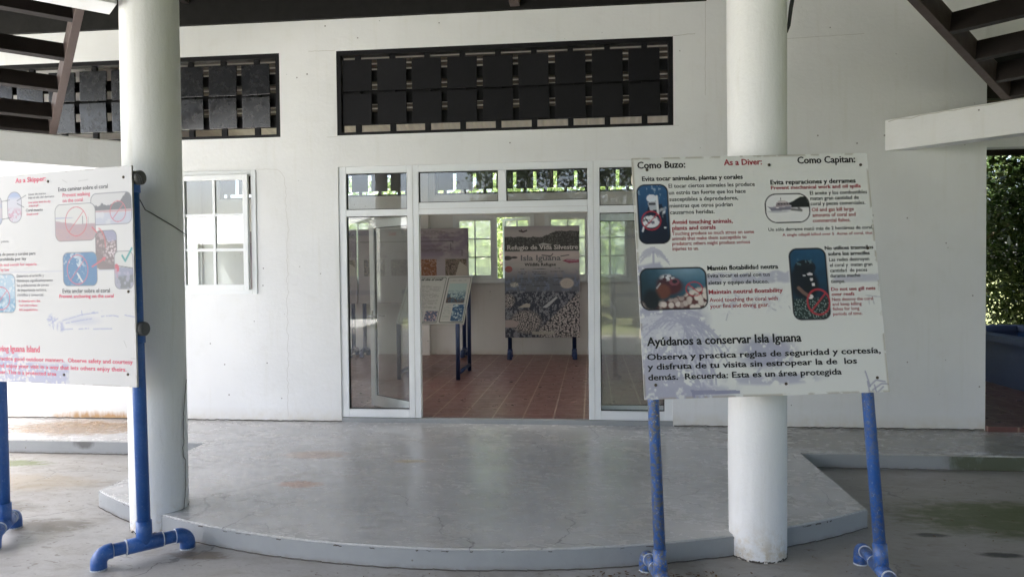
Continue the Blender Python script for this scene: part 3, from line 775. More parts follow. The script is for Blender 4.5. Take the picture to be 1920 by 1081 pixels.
for i in range(26):
    a = -0.25 + 2.2 * i / 25
    q = CL + (f0 * math.cos(a) + rt * math.sin(a)) * 0.194; q.z = 1.915 - 0.15 * min(1.0, (math.sin(min(a, 1.57)) + .25) / 1.25); pts.append(q)
k.tube(pts, 0.003, 8)
tag(k.build("wire", M["black_rubber"]), "thin black wire tied from the skipper sign round the cracked column", "wire")
k = MB(); k.tube([(1.21, -2.93, 4.0), (1.20, -2.93, 3.4), (1.175, -2.94, 3.12), (1.152, -2.945, 3.0), (1.139, -2.95, 2.9), (1.128, -2.95, 2.86)], [.012, .012, .012, .011, .01, .006], 8)
tag(k.build("cable", M["black_rubber"]), "black cable hanging at the top of the right column", "cable")

def beam45(p, sgn, L, z0, z1, th, label, behind=True):
    d = Vector((sgn * .70711, -.70711, 0)); nrm = Vector((sgn * .70711, .70711, 0)) if behind else Vector((0, 0, 0))
    a = Vector(p) + nrm * th / 2; b = a + d * L
    k = MB(); zc = (z0 + z1) / 2; rng = random.Random(int(L * 10 + z0 * 100)); pts = []
    for i in range(60):      # ragged mortar line along the upper front edge
        q = Vector(p) + (Vector((0, 0, 0)) if behind else Vector((0, 0, 50))) + d * (0.03 + (L - .06) * i / 59) - Vector((sgn * .70711, .70711, 0)) * .0025; q.z = z1 - .006 - abs(rng.gauss(0, .006)); pts.append(q)
    if behind: k.ribbon(pts, .009, (-sgn * .70711, -.70711, 0), 1)
    k.bar((a.x, a.y, zc), (b.x, b.y, zc), th, z1 - z0, 0, (0, 0, 1), 0.006)
    return tag(k.build("concrete_beam", [M["white_wall_paint"], M["hairline_grey"]]), label, "beam", "white concrete beams of the porch")
beam45((-4.75, 0, 0), -1, 4.2, 2.605, 2.905, 0.19, "low white concrete beam from the wall above the left window towards the left edge")
beam45((2.79, 0, 0), 1, 4.2, 2.612, 2.905, 0.19, "white concrete beam jutting from the wall at the right edge under dark rafters")
beam45(CL + Vector((-.15, -.15, 0)), -1, 4.0, 3.20, 3.5, 0.24, "high white beam at the top left corner meeting the cracked column", False)
beam45(CR + Vector((.15, -.15, 0)), 1, 4.0, 3.2, 3.5, 0.24, "high white beam overhead right of the smooth column", False)

def trellis(F, sgn, slope, run, spots, label, plen):
    d = Vector((-sgn * .70711, -.70711, 0)); q = Vector((sgn * .70711, -.70711, 0))
    e = empty("roof_trellis", F, label, "trellis", "dark timber trellises over the porch sides")
    T = Matrix.Translation(-Vector(F))
    up = Vector((0, 0, 1)); dd = (d + up * slope).normalized(); nn = (up - dd * up.dot(dd)).normalized()
    A = Vector(F) + nn * .085 - dd * .08; B = A + dd * run
    k = MB(); k.bar(A, B, .065, .17, 0, nn, .004)
    for v in k.bm.verts: v.co = T @ v.co
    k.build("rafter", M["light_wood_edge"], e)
    for s in spots:
        a = Vector(F) + dd * s + nn * .080 + q * .034
        k = MB(); k.bar(a, a + q * plen, .05, .155, 0, nn, .003)
        for v in k.bm.verts: v.co = T @ v.co
        k.build("purlin", M["dark_wood"], e)
trellis((-5.326, -0.576, 2.905), -1, 0.42, 3.45, (0.02, 0.28, 0.74, 1.22, 1.75, 2.3, 2.9), "dark timber trellis rising above the low left beam, lit greyish brown", 3.6)
trellis((3.50, -0.71, 2.91), 1, 0.235, 3.3, (0.02, 0.36, 0.80, 1.30, 1.85, 2.45, 3.0), "near black timber trellis above the beam at the right edge", 3.4)

# terrace roof beyond the corner
tr = empty("terrace_roof", (6.5, 3, 3.3), "dark timber roof with tan soffit over the tiled terrace", "roof")
k = MB(); k.box(-2.75, 3.6, -2.9, 3.8, 0.25, 0.29); k.build("soffit", M["tan_soffit"], tr)
for y in (-2.0, -0.6, 0.8, 2.2):
    k = MB(); k.box(-2.75, 3.6, y - .05, y + .05, -0.02, 0.24); k.build("joist", M["dark_wood"], tr)
k = MB(); k.box(-2.78, 3.6, -2.93, -2.86, -0.03, 0.30); k.build("fascia", M["roof_board"], tr)
k = MB(); k.box(-2.79, 3.6, -2.98, -2.90, 0.302, 1.35); k.build("parapet", M["white_wall_paint"], tr)
k = MB(); k.box(-2.79, -0.6, -3.0, -2.982, 0.56, 0.62); k.build("tan_batten", M["tan_soffit"], tr)

# blue planter trough on the terrace
e = empty("planter_trough", (5.16, 2.6, -0.005), "dark blue concrete trough with a thick rim on the tiled terrace", "planter")
k = MB()
X0, X1, Ya, Yb, H1 = 0.0, 1.25, -1.9, 1.75, 0.545
k.box(X0, X0 + .10, Ya, Yb, 0, H1); k.box(X1 - .1, X1, Ya, Yb, 0, H1); k.box(X0 + .1, X1 - .1, Ya, Ya + .1, 0, H1); k.box(X0 + .1, X1 - .1, Yb - .1, Yb, 0, H1); k.box(X0 + .1, X1 - .1, Ya + .1, Yb - .1, 0, .12)
k.build("basin", M["blue_concrete"], e)
k = MB()
for bx in ((-.065, .16, Ya - .065, Yb + .065), (X1 - .16, X1 + .065, Ya - .065, Yb + .065), (.16, X1 - .16, Ya - .065, Ya + .16), (.16, X1 - .16, Yb - .16, Yb + .065)):
    k.box(bx[0], bx[1], bx[2], bx[3], H1, H1 + .085, 0, .006)
k.build("rim", M["blue_concrete"], e)
k = MB(); k.box(X1 - .115, X1 - .101, Ya + .1, Yb - .1, .12, H1 - .002); k.build("inner_lining", M["blue_basin"], e)

# ================================================================== PRINTED BOARDS
class Print:
    """a printed face computed point by point: u to the right, v down, both 0..1"""
    def __init__(s, nx, ny, base, seed=1):
        s.nx, s.ny = nx, ny
        u, v = np.meshgrid(np.linspace(0, 1, nx), np.linspace(0, 1, ny))
        s.u, s.v = u, v; s.asp = nx / ny
        s.c = np.ones((ny, nx, 3)) * np.array(base); s.seed = seed
    def noise(s, f, seed, octv=4, fy=None):
        out = np.zeros_like(s.u); amp, tot = 1.0, 0.0
        fy = fy or f
        for o in range(octv):
            rng = np.random.default_rng(seed * 31 + o); a, b = f * 2 ** o, fy * 2 ** o
            g = rng.random((int(b) + 3, int(a) + 3)); x, y = s.u * a, s.v * b
            i, j = x.astype(int), y.astype(int); fx, fyy = x - i, y - j
            fx = fx * fx * (3 - 2 * fx); fyy = fyy * fyy * (3 - 2 * fyy)
            out += amp * ((g[j, i] * (1 - fx) + g[j, i + 1] * fx) * (1 - fyy) + (g[j + 1, i] * (1 - fx) + g[j + 1, i + 1] * fx) * fyy)
            tot += amp; amp *= 0.55
        return out / tot
    def cells(s, f, seed):
        """pebble pattern: distance to nearest of jittered grid points, with that point's random value"""
        rng = np.random.default_rng(seed); n = int(f * max(1.0, 1.0 / s.asp)) + 4; jx, jy, val = rng.random((n, n)), rng.random((n, n)), rng.random((n, n))
        x, y = s.u * f, s.v * f / s.asp if s.asp else s.v * f
        i, j = x.astype(int), np.minimum(y.astype(int), n - 3); best = np.full_like(x, 9.0); bv = np.zeros_like(x)
        for di in (-1, 0, 1):
            for dj in (-1, 0, 1):
                a, b = np.clip(i + di, 0, n - 1), np.clip(j + dj, 0, n - 1)
                d = np.hypot(i + di + jx[b, a] - x, j + dj + jy[b, a] - y); m = d < best; best = np.where(m, d, best); bv = np.where(m, val[b, a], bv)
        return best, bv
    def put(s, m, col, a=1.0):
        m = np.clip(m * a, 0, 1)[..., None]; s.c = s.c * (1 - m) + np.array(col) * m if not isinstance(col, np.ndarray) or col.ndim == 1 else s.c * (1 - m) + col * m
    def rrect(s, x0, y0, x1, y1, r, soft=0.002):
        cx, cy_, hx, hy = (x0 + x1) / 2, (y0 + y1) / 2, (x1 - x0) / 2 - r, (y1 - y0) / 2 - r
        dx, dy = np.maximum(np.abs(s.u - cx) - hx, 0), np.maximum(np.abs(s.v - cy_) - hy, 0)
        return np.clip((r - np.hypot(dx, dy)) / soft + .5, 0, 1)
    def ell(s, cx, cy_, rx, ry, soft=0.08, rot=0.0):
        c, d = math.cos(rot), math.sin(rot); x, y = s.u - cx, s.v - cy_
        return np.clip((1 - np.hypot((x * c + y * d) / rx, (-x * d + y * c) / ry)) / soft + .5, 0, 1)
    def ring(s, cx, cy_, rx, ry, w):
        d = np.hypot((s.u - cx) / rx, (s.v - cy_) / ry); return np.clip((w / rx - np.abs(d - 1)) / (w / rx * .6) + .3, 0, 1)
    def line(s, pts, w):
        m = np.zeros_like(s.u)
        for (x0, y0), (x1, y1) in zip(pts[:-1], pts[1:]):
            dx, dy = x1 - x0, y1 - y0; t = np.clip(((s.u - x0) * dx + (s.v - y0) * dy) / (dx * dx + dy * dy + 1e-12), 0, 1)
            m = np.maximum(m, np.clip((w - np.hypot(s.u - x0 - t * dx, s.v - y0 - t * dy)) / (w * .6) + .3, 0, 1))
        return m
    def poly(s, pts):
        m = np.zeros_like(s.u, bool); n = len(pts)
        for i in range(n):
            (x0, y0), (x1, y1) = pts[i], pts[(i + 1) % n]
            if y0 == y1: continue
            m ^= ((s.v < y0) != (s.v < y1)) & (s.u < (x1 - x0) * (s.v - y0) / (y1 - y0) + x0)
        return m.astype(float)
    def ban(s, cx, cy_, rx, ry, w, col, sl=1):
        s.put(s.ring(cx, cy_, rx, ry, w), col, .9)
        k = .68; s.put(s.line([(cx - rx * k, cy_ + sl * ry * k), (cx + rx * k, cy_ - sl * ry * k)], w * .9), col, .9)
    def mesh(s, name, W, H, T, mat, edge=(0.6, 0.6, 0.58), edge_mat="board_white"):
        """board W x H x T in the local frame (x right, z up, printed face towards -y)"""
        me = bpy.data.meshes.new(name); nx, ny = s.nx, s.ny
        X = (s.u - .5) * W; Z = (.5 - s.v) * H
        front = np.stack([X, np.full_like(X, -T / 2), Z], -1).reshape(-1, 3)
        cor = np.array([[-W / 2, T / 2, H / 2], [W / 2, T / 2, H / 2], [W / 2, T / 2, -H / 2], [-W / 2, T / 2, -H / 2]])
        fc = front[[0, nx - 1, nx * ny - 1, nx * (ny - 1)]]
        co = np.concatenate([front, cor, fc]); nf = len(front)
        i, j = np.meshgrid(np.arange(nx - 1), np.arange(ny - 1)); a = (j * nx + i).ravel()
        q = np.stack([a, a + nx, a + nx + 1, a + 1], -1)
        B = nf; F = nf + 4
        side = np.array([[B, B + 1, B + 2, B + 3], [F, F + 1, B + 1, B], [F + 1, F + 2, B + 2, B + 1], [F + 2, F + 3, B + 3, B + 2], [F + 3, F, B, B + 3]])
        faces = np.concatenate([q, side]); n = len(faces)
        me.vertices.add(len(co)); me.vertices.foreach_set("co", co.astype(np.float32).ravel())
        me.loops.add(4 * n); me.loops.foreach_set("vertex_index", faces.astype(np.int32).ravel())
        me.polygons.add(n); me.polygons.foreach_set("loop_start", np.arange(0, 4 * n, 4, dtype=np.int32))
        mi = np.zeros(n, np.int32); mi[-5:] = 1; me.polygons.foreach_set("material_index", mi)
        me.update(calc_edges=True); me.materials.append(M[mat]); me.materials.append(M[edge_mat])
        at = me.color_attributes.new("print", 'FLOAT_COLOR', 'POINT')
        col = np.ones((len(co), 4), np.float32); col[:nf, :3] = s.c.reshape(-1, 3); col[nf:, :3] = edge
        at.data.foreach_set("color", col.ravel())
        o = bpy.data.objects.new(name, me); COL.objects.link(o); return o

def text_meshes(rows, W, H, off):
    """rows of (words, u0, u1, v baseline, cap height in v, style) become flat lettering, one mesh per style"""
    made = []
    for (tx, u0, u1, v, h, st) in rows:
        cu_ = bpy.data.curves.new("lettering", 'FONT'); cu_.body = tx; cu_.size = 1.0; cu_.resolution_u = 2
        cu_.offset = 0.012 if 'b' in st else 0.006
        if 'i' in st: cu_.shear = 0.3
        cu_.fill_mode = 'FRONT'
        o = bpy.data.objects.new("lettering", cu_); COL.objects.link(o); made.append((o, u0, u1, v, h, st))
    bpy.context.view_layer.update()
    dg = bpy.context.evaluated_depsgraph_get(); out = {}
    for (o, u0, u1, v, h, st) in made:
        me = bpy.data.meshes.new_from_object(o.evaluated_get(dg))
        n = len(me.vertices); co = np.zeros(n * 3, np.float32); me.vertices.foreach_get("co", co); co = co.reshape(-1, 3)
        x0, x1 = co[:, 0].min(), co[:, 0].max(); sx = (u1 - u0) * W / (x1 - x0); sz = h * H / 0.625
        P = np.stack([(u0 - .5) * W + (co[:, 0] - x0) * sx, np.full(n, -off - (.0012 if 'w' in st else 0)), (.5 - v) * H + co[:, 1] * sz], -1)
        key = st.replace('b', '').replace('i', '')
        F = [tuple(p.vertices) for p in me.polygons]
        # heavier print: the same glyphs struck again a hair to each side
        for q, (dx, dz_) in enumerate(((0, 0), (-1, 0), (1, 0), (0, 1)) if 'b' in st else ((0, 0), (1, 0))):
            w_ = sz * (0.020 if 'b' in st else 0.018)
            out.setdefault(key, []).append((P + np.array((dx * w_, -0.0002 * q, dz_ * w_ * .5)), F))
        cd = o.data; bpy.data.objects.remove(o); bpy.data.curves.remove(cd); bpy.data.meshes.remove(me)
    res = {}
    for key, L in out.items():
        vs, fs, b = [], [], 0
        for P, F in L:
            vs.append(P); fs += [tuple(b + i for i in f) for f in F]; b += len(P)
        me = bpy.data.meshes.new("lettering"); me.from_pydata(np.concatenate(vs).tolist(), [], fs); res[key] = me
    return res

def pose(yaw, tilt, roll, c):
    Rz = Matrix.Rotation(yaw, 3, 'Z'); Rx = Matrix.Rotation(tilt, 3, 'X')
    cr_, sr = math.cos(roll), math.sin(roll); Ry = Matrix(((cr_, 0, -sr), (0, 1, 0), (sr, 0, cr_)))
    A = (Rz @ Rx @ Ry).to_4x4(); A.translation = Vector(c); return A

LAV = (0.37, 0.37, 0.47); INK = (0.012, 0.012, 0.016); DEEP = (0.012, 0.045, 0.12); RED = (0.42, 0.03, 0.05)
WHITE = (0.69, 0.695, 0.665)

def photo_frame(p, x0, y0, x1, y1, r, b=0.006, col=INK):
    p.put(p.rrect(x0 - b, y0 - b, x1 + b, y1 + b, r + b), col); return p.rrect(x0, y0, x1, y1, r)
def fronds(p, cx, cy_, L, n, a0, a1, w, col, amt, sag=0.5, seed=3):
    rng = np.random.default_rng(seed); m = np.zeros_like(p.u)
    for i in range(n):
        a = a0 + (a1 - a0) * i / max(1, n - 1) + rng.normal(0, .08); l = L * (0.75 + .4 * rng.random()); pts = []
        for j in range(8):
            t = j / 7; pts.append((cx + math.cos(a) * l * t, cy_ - math.sin(a) * l * t + sag * l * t * t))
        m = np.maximum(m, p.line(pts, w))
        for j in range(1, 8):
            for sgn in (-1, 1):
                q = pts[j]; d = a + sgn * 0.9; ll = l * .26 * (1 - .5 * j / 8)
                m = np.maximum(m, p.line([q, (q[0] + math.cos(d) * ll, q[1] - math.sin(d) * ll + ll * .55)], w * .55))
    p.put(m, col, amt)

def diver_print():
    p = Print(340, 340, WHITE)
    n1, n2, n3 = p.noise(6, 1), p.noise(28, 2), p.noise(90, 3, 2)
    # faded lavender beach scene behind the words
    m = np.clip((p.u * -1 + 0.30) / .06, 0, 1) * np.clip((p.v - .62 + (n1 - .5) * .2) / .05, 0, 1)
    m *= np.clip((n2 * .6 + n3 * .4 - .40) / .07 + .45, 0, 1); p.put(m, LAV, .85)
    m = np.clip((0.105 - p.u + (n2 - .5) * .12) / .02, 0, 1) * np.clip((p.v - .42 + (n1 - .5) * .12) / .02, 0, 1) * np.clip((.66 - p.v) / .03, 0, 1)
    p.put(m * np.clip((n2 * .5 + n3 * .5 - .36) / .08, 0, 1), LAV, .9)
    p.put(p.line([(.067, .445), (.069, .40)], .005), LAV, .8); fronds(p, .069, .402, .055, 9, .1, 3.05, .004, LAV, .75, .75, 5)
    top = .490 + .018 * (n1 - .5) + .012 * (n2 - .5) * 2
    m = np.clip((p.v - top) / .006, 0, 1) * np.clip((.545 + .02 * (n2 - .5) - p.v) / .012, 0, 1) * np.clip((p.u - .27) / .02, 0, 1) * np.clip((.64 - p.u) / .02, 0, 1)
    p.put(m * np.clip((n2 - .30) / .1, .35, 1), LAV, .72)
    m = np.clip((p.v - .507 - .04 * (1 - p.u) + .02 * (n2 - .5)) / .008, 0, 1) * np.clip((.552 - p.v) / .01, 0, 1) * np.clip((p.u - .80) / .02, 0, 1)
    p.put(m, LAV, .62)
    p.put(np.clip((n2 * .5 + n3 * .5 - .58) / .05, 0, 1) * np.clip((p.v - .56) / .03, 0, 1) * np.clip((.67 - p.v) / .03, 0, 1) * np.clip((.7 - p.u) / .3, 0, 1), LAV, .5)
    fronds(p, .10, .74, .17, 13, -.6, 3.4, .006, (0.60, 0.60, 0.64), .75, .55, 7); fronds(p, .17, .70, .15, 11, -.9, 2.6, .005, LAV, .8, .7, 9)
    p.put(p.line([(.18, .72), (.235, .84), (.275, .945)], .008), LAV, .6); p.put(p.line([(.29, .76), (.275, .945)], .006), LAV, .5); p.put(p.line([(.36, .80), (.28, .90)], .004), LAV, .45)
    t = p.ell(.51, .825, .118, .065, .5) * np.clip((n2 * .5 + n3 * .5 - .37) / .07, 0, 1); p.put(t, LAV, .9)
    p.put(p.line([(.45, .925), (.50, .86), (.55, .84)], .005), LAV, .7); p.put(p.ell(.53, .935, .18, .022, .5) * np.clip((n2 - .36) / .1, 0, 1), LAV, .75)
    p.put(np.clip((p.v - .945 + .03 * (n1 - .5)) / .02, 0, 1) * np.clip((.42 - p.u + .2 * (n1 - .5)) / .1, 0, 1) * np.clip((n2 - .36) / .1, .25, 1), LAV, .62)
    p.put(p.poly([(.187, .967), (.388, .974), (.387, .988), (.205, .986), (.204, .999), (.194, .999), (.194, .983)]), (0.25, 0.25, 0.36), .9)
    # paint peeled off near the lower right corner
    for q in ([(.907, .914), (.922, .975)], [(.912, .955), (.918, 1)], [(.918, .975), (.948, .95), (.985, .958)], [(.93, .99), (.97, .965), (1, .968)], [(.95, 1), (.975, .978)], [(.94, .97), (.945, 1)]):
        p.put(p.line(q, .0035), (0.28, 0.28, 0.38), .8)
    for q in ([(.36, .665), (.352, .69)], [(.545, .648), (.56, .655)], [(.615, .64), (.62, .65)], [(.95, .61), (.95, .64)], [(.965, .612), (.97, .64)], [(.94, .604), (1, .612)]):
        p.put(p.line(q, .0022), (0.35, 0.35, 0.40), .7)
    e = np.minimum(np.minimum(p.u, 1 - p.u), np.minimum(p.v, 1 - p.v)); p.put(np.clip((.010 - e) / .006, 0, 1) * np.clip((n2 - .46) / .08, 0, 1), (0.35, 0.31, 0.24), .7)
    # photograph of a diver holding a puffed fish
    f = photo_frame(p, .018, .120, .139, .361, .028)
    img = np.ones_like(p.c) * np.array((.024, .072, .155)); img *= np.clip(1.55 - (p.v - .115) / .17, .12, 1.4)[..., None]; img *= (0.75 + .5 * n2)[..., None]
    p.put(f, img)
    p.put(f * p.poly([(.06, .20), (.115, .20), (.132, .25), (.135, .37), (.02, .37), (.035, .29)]), (.010, .014, .03), .9)
    p.put(f * p.ell(.074, .174, .021, .017), (.62, .66, .72)); p.put(f * p.poly([(.056, .19), (.096, .186), (.093, .222), (.066, .226)]), (.42, .45, .50)); p.put(f * p.rrect(.060, .192, .09, .203, .005), (.05, .05, .06))
    p.put(f * p.line([(.096, .165), (.098, .24)], .005), (.66, .68, .70)); p.put(f * p.line([(.098, .23), (.128, .215), (.118, .25)], .006) * np.clip(n3 * 2 - .5, 0, 1), (.6, .62, .66))
    p.put(f * p.ell(.066, .272, .036, .026), (.66, .67, .70)); p.put(f * p.ell(.066, .272, .036, .026) * np.clip((n3 - .62) / .05, 0, 1), (.15, .15, .2)); p.put(f * p.line([(.045, .262), (.05, .266)], .004), (.03, .03, .03)); p.put(f * p.line([(.035, .295), (.03, .312)], .004), (.6, .62, .66)); p.put(f * p.ell(.125, .299, .005, .004), (.7, .7, .7))
    p.put(f * np.clip((n3 - .70) / .04, 0, 1) * np.clip((.19 - p.v) / .05, 0, 1), (.4, .5, .6), .6)
    p.ban(.068, .268, .039, .039, .0028, RED)
    # photograph of a boat at a wooded shore
    b = photo_frame(p, .552, .171, .733, .288, .045, .0045)
    p.put(b, (.70, .70, .69)); p.put(b * np.clip((p.v - .236) / .004, 0, 1), (.72, .715, .70))
    hill = .178 + .03 * np.clip((.70 - p.u) / .05, 0, 1) + .012 * (n2 - .5) + np.clip((.645 - p.u) / .01, 0, 1)
    p.put(b * np.clip((p.v - hill) / .003, 0, 1) * np.clip((.229 - p.v) / .003, 0, 1), (.018, .022, .022)); p.put(b * p.line([(.66, .235), (.70, .240), (.69, .232)], .006), (.05, .05, .05), .8)
    p.put(b * p.poly([(.560, .221), (.600, .228), (.660, .218), (.655, .238), (.575, .240)]), (.22, .21, .26)); p.put(b * p.poly([(.565, .222), (.66, .218), (.659, .223), (.57, .227)]), (.45, .42, .45))
    p.put(b * p.poly([(.598, .205), (.645, .203), (.655, .219), (.592, .223)]), (.30, .25, .27)); p.put(b * p.poly([(.606, .197), (.636, .196), (.640, .205), (.602, .206)]), (.55, .50, .50))
    for x in (.604, .616, .628, .64): p.put(b * p.rrect(x, .209, x + .007, .214, .001), (.05, .05, .06))
    p.put(b * p.line([(.615, .197), (.616, .185)], .0015), (.1, .1, .1)); p.put(b * p.ell(.605, .243, .045, .005, .6), (.35, .36, .40), .7)
    # photograph of a diver above bright coral
    f = photo_frame(p, .012, .473, .277, .635, .030, .0065)
    img = np.ones_like(p.c) * np.array((.03, .075, .11)); img = img * (np.clip((p.u + .12) * 4, .25, 1.9) * np.clip(1.6 - (p.v - .47) / .12, .7, 1.6) * (.7 + .6 * n2))[..., None]
    img += np.clip(1 - np.hypot((p.u - .2) / .13, (p.v - .47) / .06), 0, 1)[..., None] * np.array((.14, .17, .19))
    p.put(f, img)
    d, cv = p.cells(44, 5); cor = np.clip((.62 - d) / .2, 0, 1) * (.45 + .55 * cv)
    reg = np.clip((p.v - (.60 - .42 * np.clip(p.u - .12, 0, .12) + .02 * (n2 - .5))) / .01, 0, 1)
    p.put(f * reg, (.10, .035, .035)); p.put(f * reg * cor, (.62, .54, .49)); p.put(f * np.clip((p.v - .545) / .02, 0, 1) * np.clip((p.u - .19) / .02, 0, 1) * cor, (.64, .58, .52))
    dv = np.clip((n2 * .6 + n3 * .4 - .36) / .08, 0, 1)
    p.put(f * p.ell(.130, .545, .052, .034, .4), (.075, .02, .026)); p.put(f * p.ell(.122, .530, .045, .03, .5) * dv, (.055, .02, .03)); p.put(f * p.ell(.148, .527, .021, .015), (.17, .055, .075)); p.put(f * p.ell(.150, .525, .011, .007), (.02, .02, .03)); p.put(f * p.ell(.1, .565, .03, .03, .4), (.13, .045, .032)); p.put(f * p.ell(.05, .60, .035, .045, .5), (.008, .012, .018))
    p.put(f * p.ell(.123, .508, .028, .012, .8) * np.clip((n3 - .5) / .1, 0, 1), (.6, .6, .62)); p.put(f * p.line([(.075, .55), (.09, .532)], .003), (.5, .5, .5), .7)
    p.ban(.229, .558, .034, .029, .0026, RED, -1)
    # photograph of a diver over a net on the reef
    f = photo_frame(p, .637, .407, .781, .693, .028, .0065)
    img = np.ones_like(p.c) * np.array((.012, .048, .092)); img *= (np.clip(1.7 - (p.v - .40) / .17, .3, 1.7) * (.8 + .4 * n2))[..., None]; p.put(f, img)
    reg = np.clip((p.v - .605 - .02 * (n2 - .5)) / .012, 0, 1); d, cv = p.cells(120, 11); p.put(f * reg, (.015, .03, .03)); p.put(f * reg * np.clip((.34 - d) / .14, 0, 1) * (cv > .35), (.30, .38, .36), .9)
    p.put(f * p.ell(.695, .482, .045, .032), (.010, .014, .02)); p.put(f * p.ell(.695, .55, .05, .065, .3), (.006, .010, .016)); p.put(f * p.ell(.66, .54, .03, .06, .4), (.008, .012, .02))
    for q in ((.713, .510, .012, .006), (.718, .532, .007, .006), (.724, .553, .007, .007), (.708, .603, .012, .010)): p.put(f * p.ell(*q), (.62, .58, .58))
    p.put(f * p.rrect(.684, .513, .695, .517, .001), (.6, .6, .62)); p.put(f * p.line([(.662, .566), (.68, .585), (.70, .60)], .008), (.17, .10, .08)); p.put(f * p.line([(.72, .455), (.735, .475), (.73, .50)], .004), (.012, .018, .03))
    p.put(f * np.clip((n3 - .60) / .05, 0, 1) * p.ell(.69, .458, .045, .014, .5), (.12, .2, .24), .6)
    p.ban(.740, .626, .046, .052, .004, (.40, .035, .05))
    return p

def skipper_print():
    p = Print(340, 340, (0.72, 0.72, 0.735)); n1, n2, n3 = p.noise(6, 51), p.noise(28, 52), p.noise(90, 53, 2)
    LV = (0.40, 0.43, 0.66); GR = (0.20, 0.21, 0.24); PK = (0.62, 0.12, 0.17)
    p.put(np.clip((p.v - .885 + .05 * (n1 - .5)) / .02, 0, 1) * np.clip((.60 - p.u + .1 * (n2 - .5)) / .03, 0, 1) * np.clip((n2 * .5 + n3 * .5 - .38) / .08, 0, 1), LV, .8)
    p.put(p.ell(.2, .89, .1, .05, .6) * np.clip((n2 * .5 + n3 * .5 - .4) / .08, 0, 1), LV, .6)
    p.put(np.clip((p.v - .462) / .004, 0, 1) * np.clip((.472 - p.v) / .004, 0, 1), LV, .35)
    for q in ([(.56, .70), (.68, .672), (.78, .662)], [(.58, .712), (.66, .70), (.74, .69)], [(.50, .69), (.46, .695)], [(.485, .712), (.53, .69)], [(.80, .68), (.87, .675), (.9, .68)], [(.68, .655), (.682, .675)], [(.55, .742), (.62, .739)], [(.66, .739), (.72, .735)], [(.75, .738), (.86, .736)], [(.94, .674), (1, .682)], [(.49, .68), (.50, .74)]):
        p.put(p.line(q, .0035) * np.clip((n3 - .25) / .1, 0, 1), LV, .8)
    p.put(p.ell(.545, .73, .025, .025, .5) * np.clip((n2 - .4) / .1, 0, 1), LV, .8); p.put(p.ell(.76, .655, .04, .012, .5) * np.clip((n2 - .4) / .1, 0, 1), LV, .7); p.put(p.ell(.68, .70, .1, .02, .9), LV, .35); p.put(p.ell(.49, .70, .025, .03, .5) * np.clip((n3 - .45) / .1, 0, 1), LV, .8)
    # two shore photographs, each crossed by a ban ring
    f = photo_frame(p, .755, .118, .993, .257, .030, .0035, GR)
    p.put(f, (.62, .62, .64)); tr = .165 - .035 * np.clip((p.u - .86) / .1, 0, 1) * (1 + .4 * np.sin(p.u * 40)) + .03 * (n2 - .5)
    p.put(f * np.clip((p.v - tr) / .004, 0, 1) * np.clip((.196 - p.v) / .004, 0, 1), (.13, .14, .17)); p.put(f * np.clip((p.v - .193) / .004, 0, 1) * np.clip((.206 - p.v) / .004, 0, 1), (.52, .34, .38)); p.put(f * np.clip((p.v - .205) / .004, 0, 1), (.52, .54, .66)); p.put(f * np.clip((p.v - .2) / .004, 0, 1) * np.clip((n2 - .55) / .1, 0, 1), (.62, .63, .7))
    p.ban(.914, .202, .046, .047, .0022, PK)
    f = photo_frame(p, .531, .158, .776, .326, .032, .0035, GR)
    p.put(f, (.68, .68, .68)); p.put(f * np.clip((p.v - .213 - .03 * (p.u - .53)) / .004, 0, 1) * np.clip((.224 + .0 * p.u - p.v) / .003, 0, 1) * np.clip((.65 - p.u) / .02, 0, 1), (.42, .44, .60)); p.put(f * np.clip((p.v - .231 - .16 * np.clip(p.u - .53, 0, .12) + .004 * n3) / .004, 0, 1), (.43, .31, .36)); p.put(f * np.clip((p.v - .265) / .01, 0, 1) * np.clip((n3 - .3) / .2, 0, 1), (.46, .32, .35))
    p.put(f * p.line([(.70, .215), (.70, .25)], .0025), GR); p.put(f * p.line([(.735, .22), (.735, .25)], .002), (.3, .3, .35))
    p.ban(.660, .238, .066, .067, .0026, PK)
    f = photo_frame(p, .778, .288, .900, .462, .026, .0035, GR)
    p.put(f, (.22, .17, .19)); p.put(f * p.poly([(.82, .28), (.91, .28), (.91, .33), (.85, .34)]), (.32, .32, .47)); d, cv = p.cells(70, 7); p.put(f * np.clip(1.3 - np.hypot((p.u - .87) / .05, (p.v - .38) / .05), 0, 1) * np.clip((.5 - d) / .2, 0, 1), (.66, .56, .60)); p.put(f * np.clip((n3 - .55) / .1, 0, 1) * p.ell(.8, .32, .03, .05, .8), (.5, .36, .40), .7)
    p.put(p.ring(.79, .36, .045, .085, .003) * np.clip((p.u - .79) / .01, 0, 1) * np.clip((.37 - p.v) / .01, 0, 1), (.66, .16, .19), .8)
    f = photo_frame(p, .573, .384, .779, .536, .028, .0035, GR)
    p.put(f, (.055, .20, .42)); p.put(f * np.clip((n2 * .5 + n3 * .5 - .54) / .06, 0, 1) * p.ell(.64, .45, .06, .07, .7), (.55, .66, .75)); p.put(f * np.clip((p.v - .47) / .05, 0, 1) * np.clip((n2 - .5) / .1, 0, 1), (.06, .22, .36), .6); p.put(f * p.line([(.66, .48), (.69, .52)], .005), (.66, .7, .73)); p.put(f * np.clip((p.u - .72) / .03, 0, 1) * np.clip((.42 - p.v) / .03, 0, 1), (.10, .30, .52), .6)
    p.ban(.661, .462, .064, .068, .0026, (.55, .13, .20))
    p.put(p.line([(.752, .450), (.828, .413)], .004), PK); p.put(p.poly([(.838, .408), (.815, .410), (.826, .426)]), PK); p.put(p.line([(.758, .269), (.784, .292)], .004), PK)
    f = photo_frame(p, .888, .385, .993, .552, .026, .0035, GR)
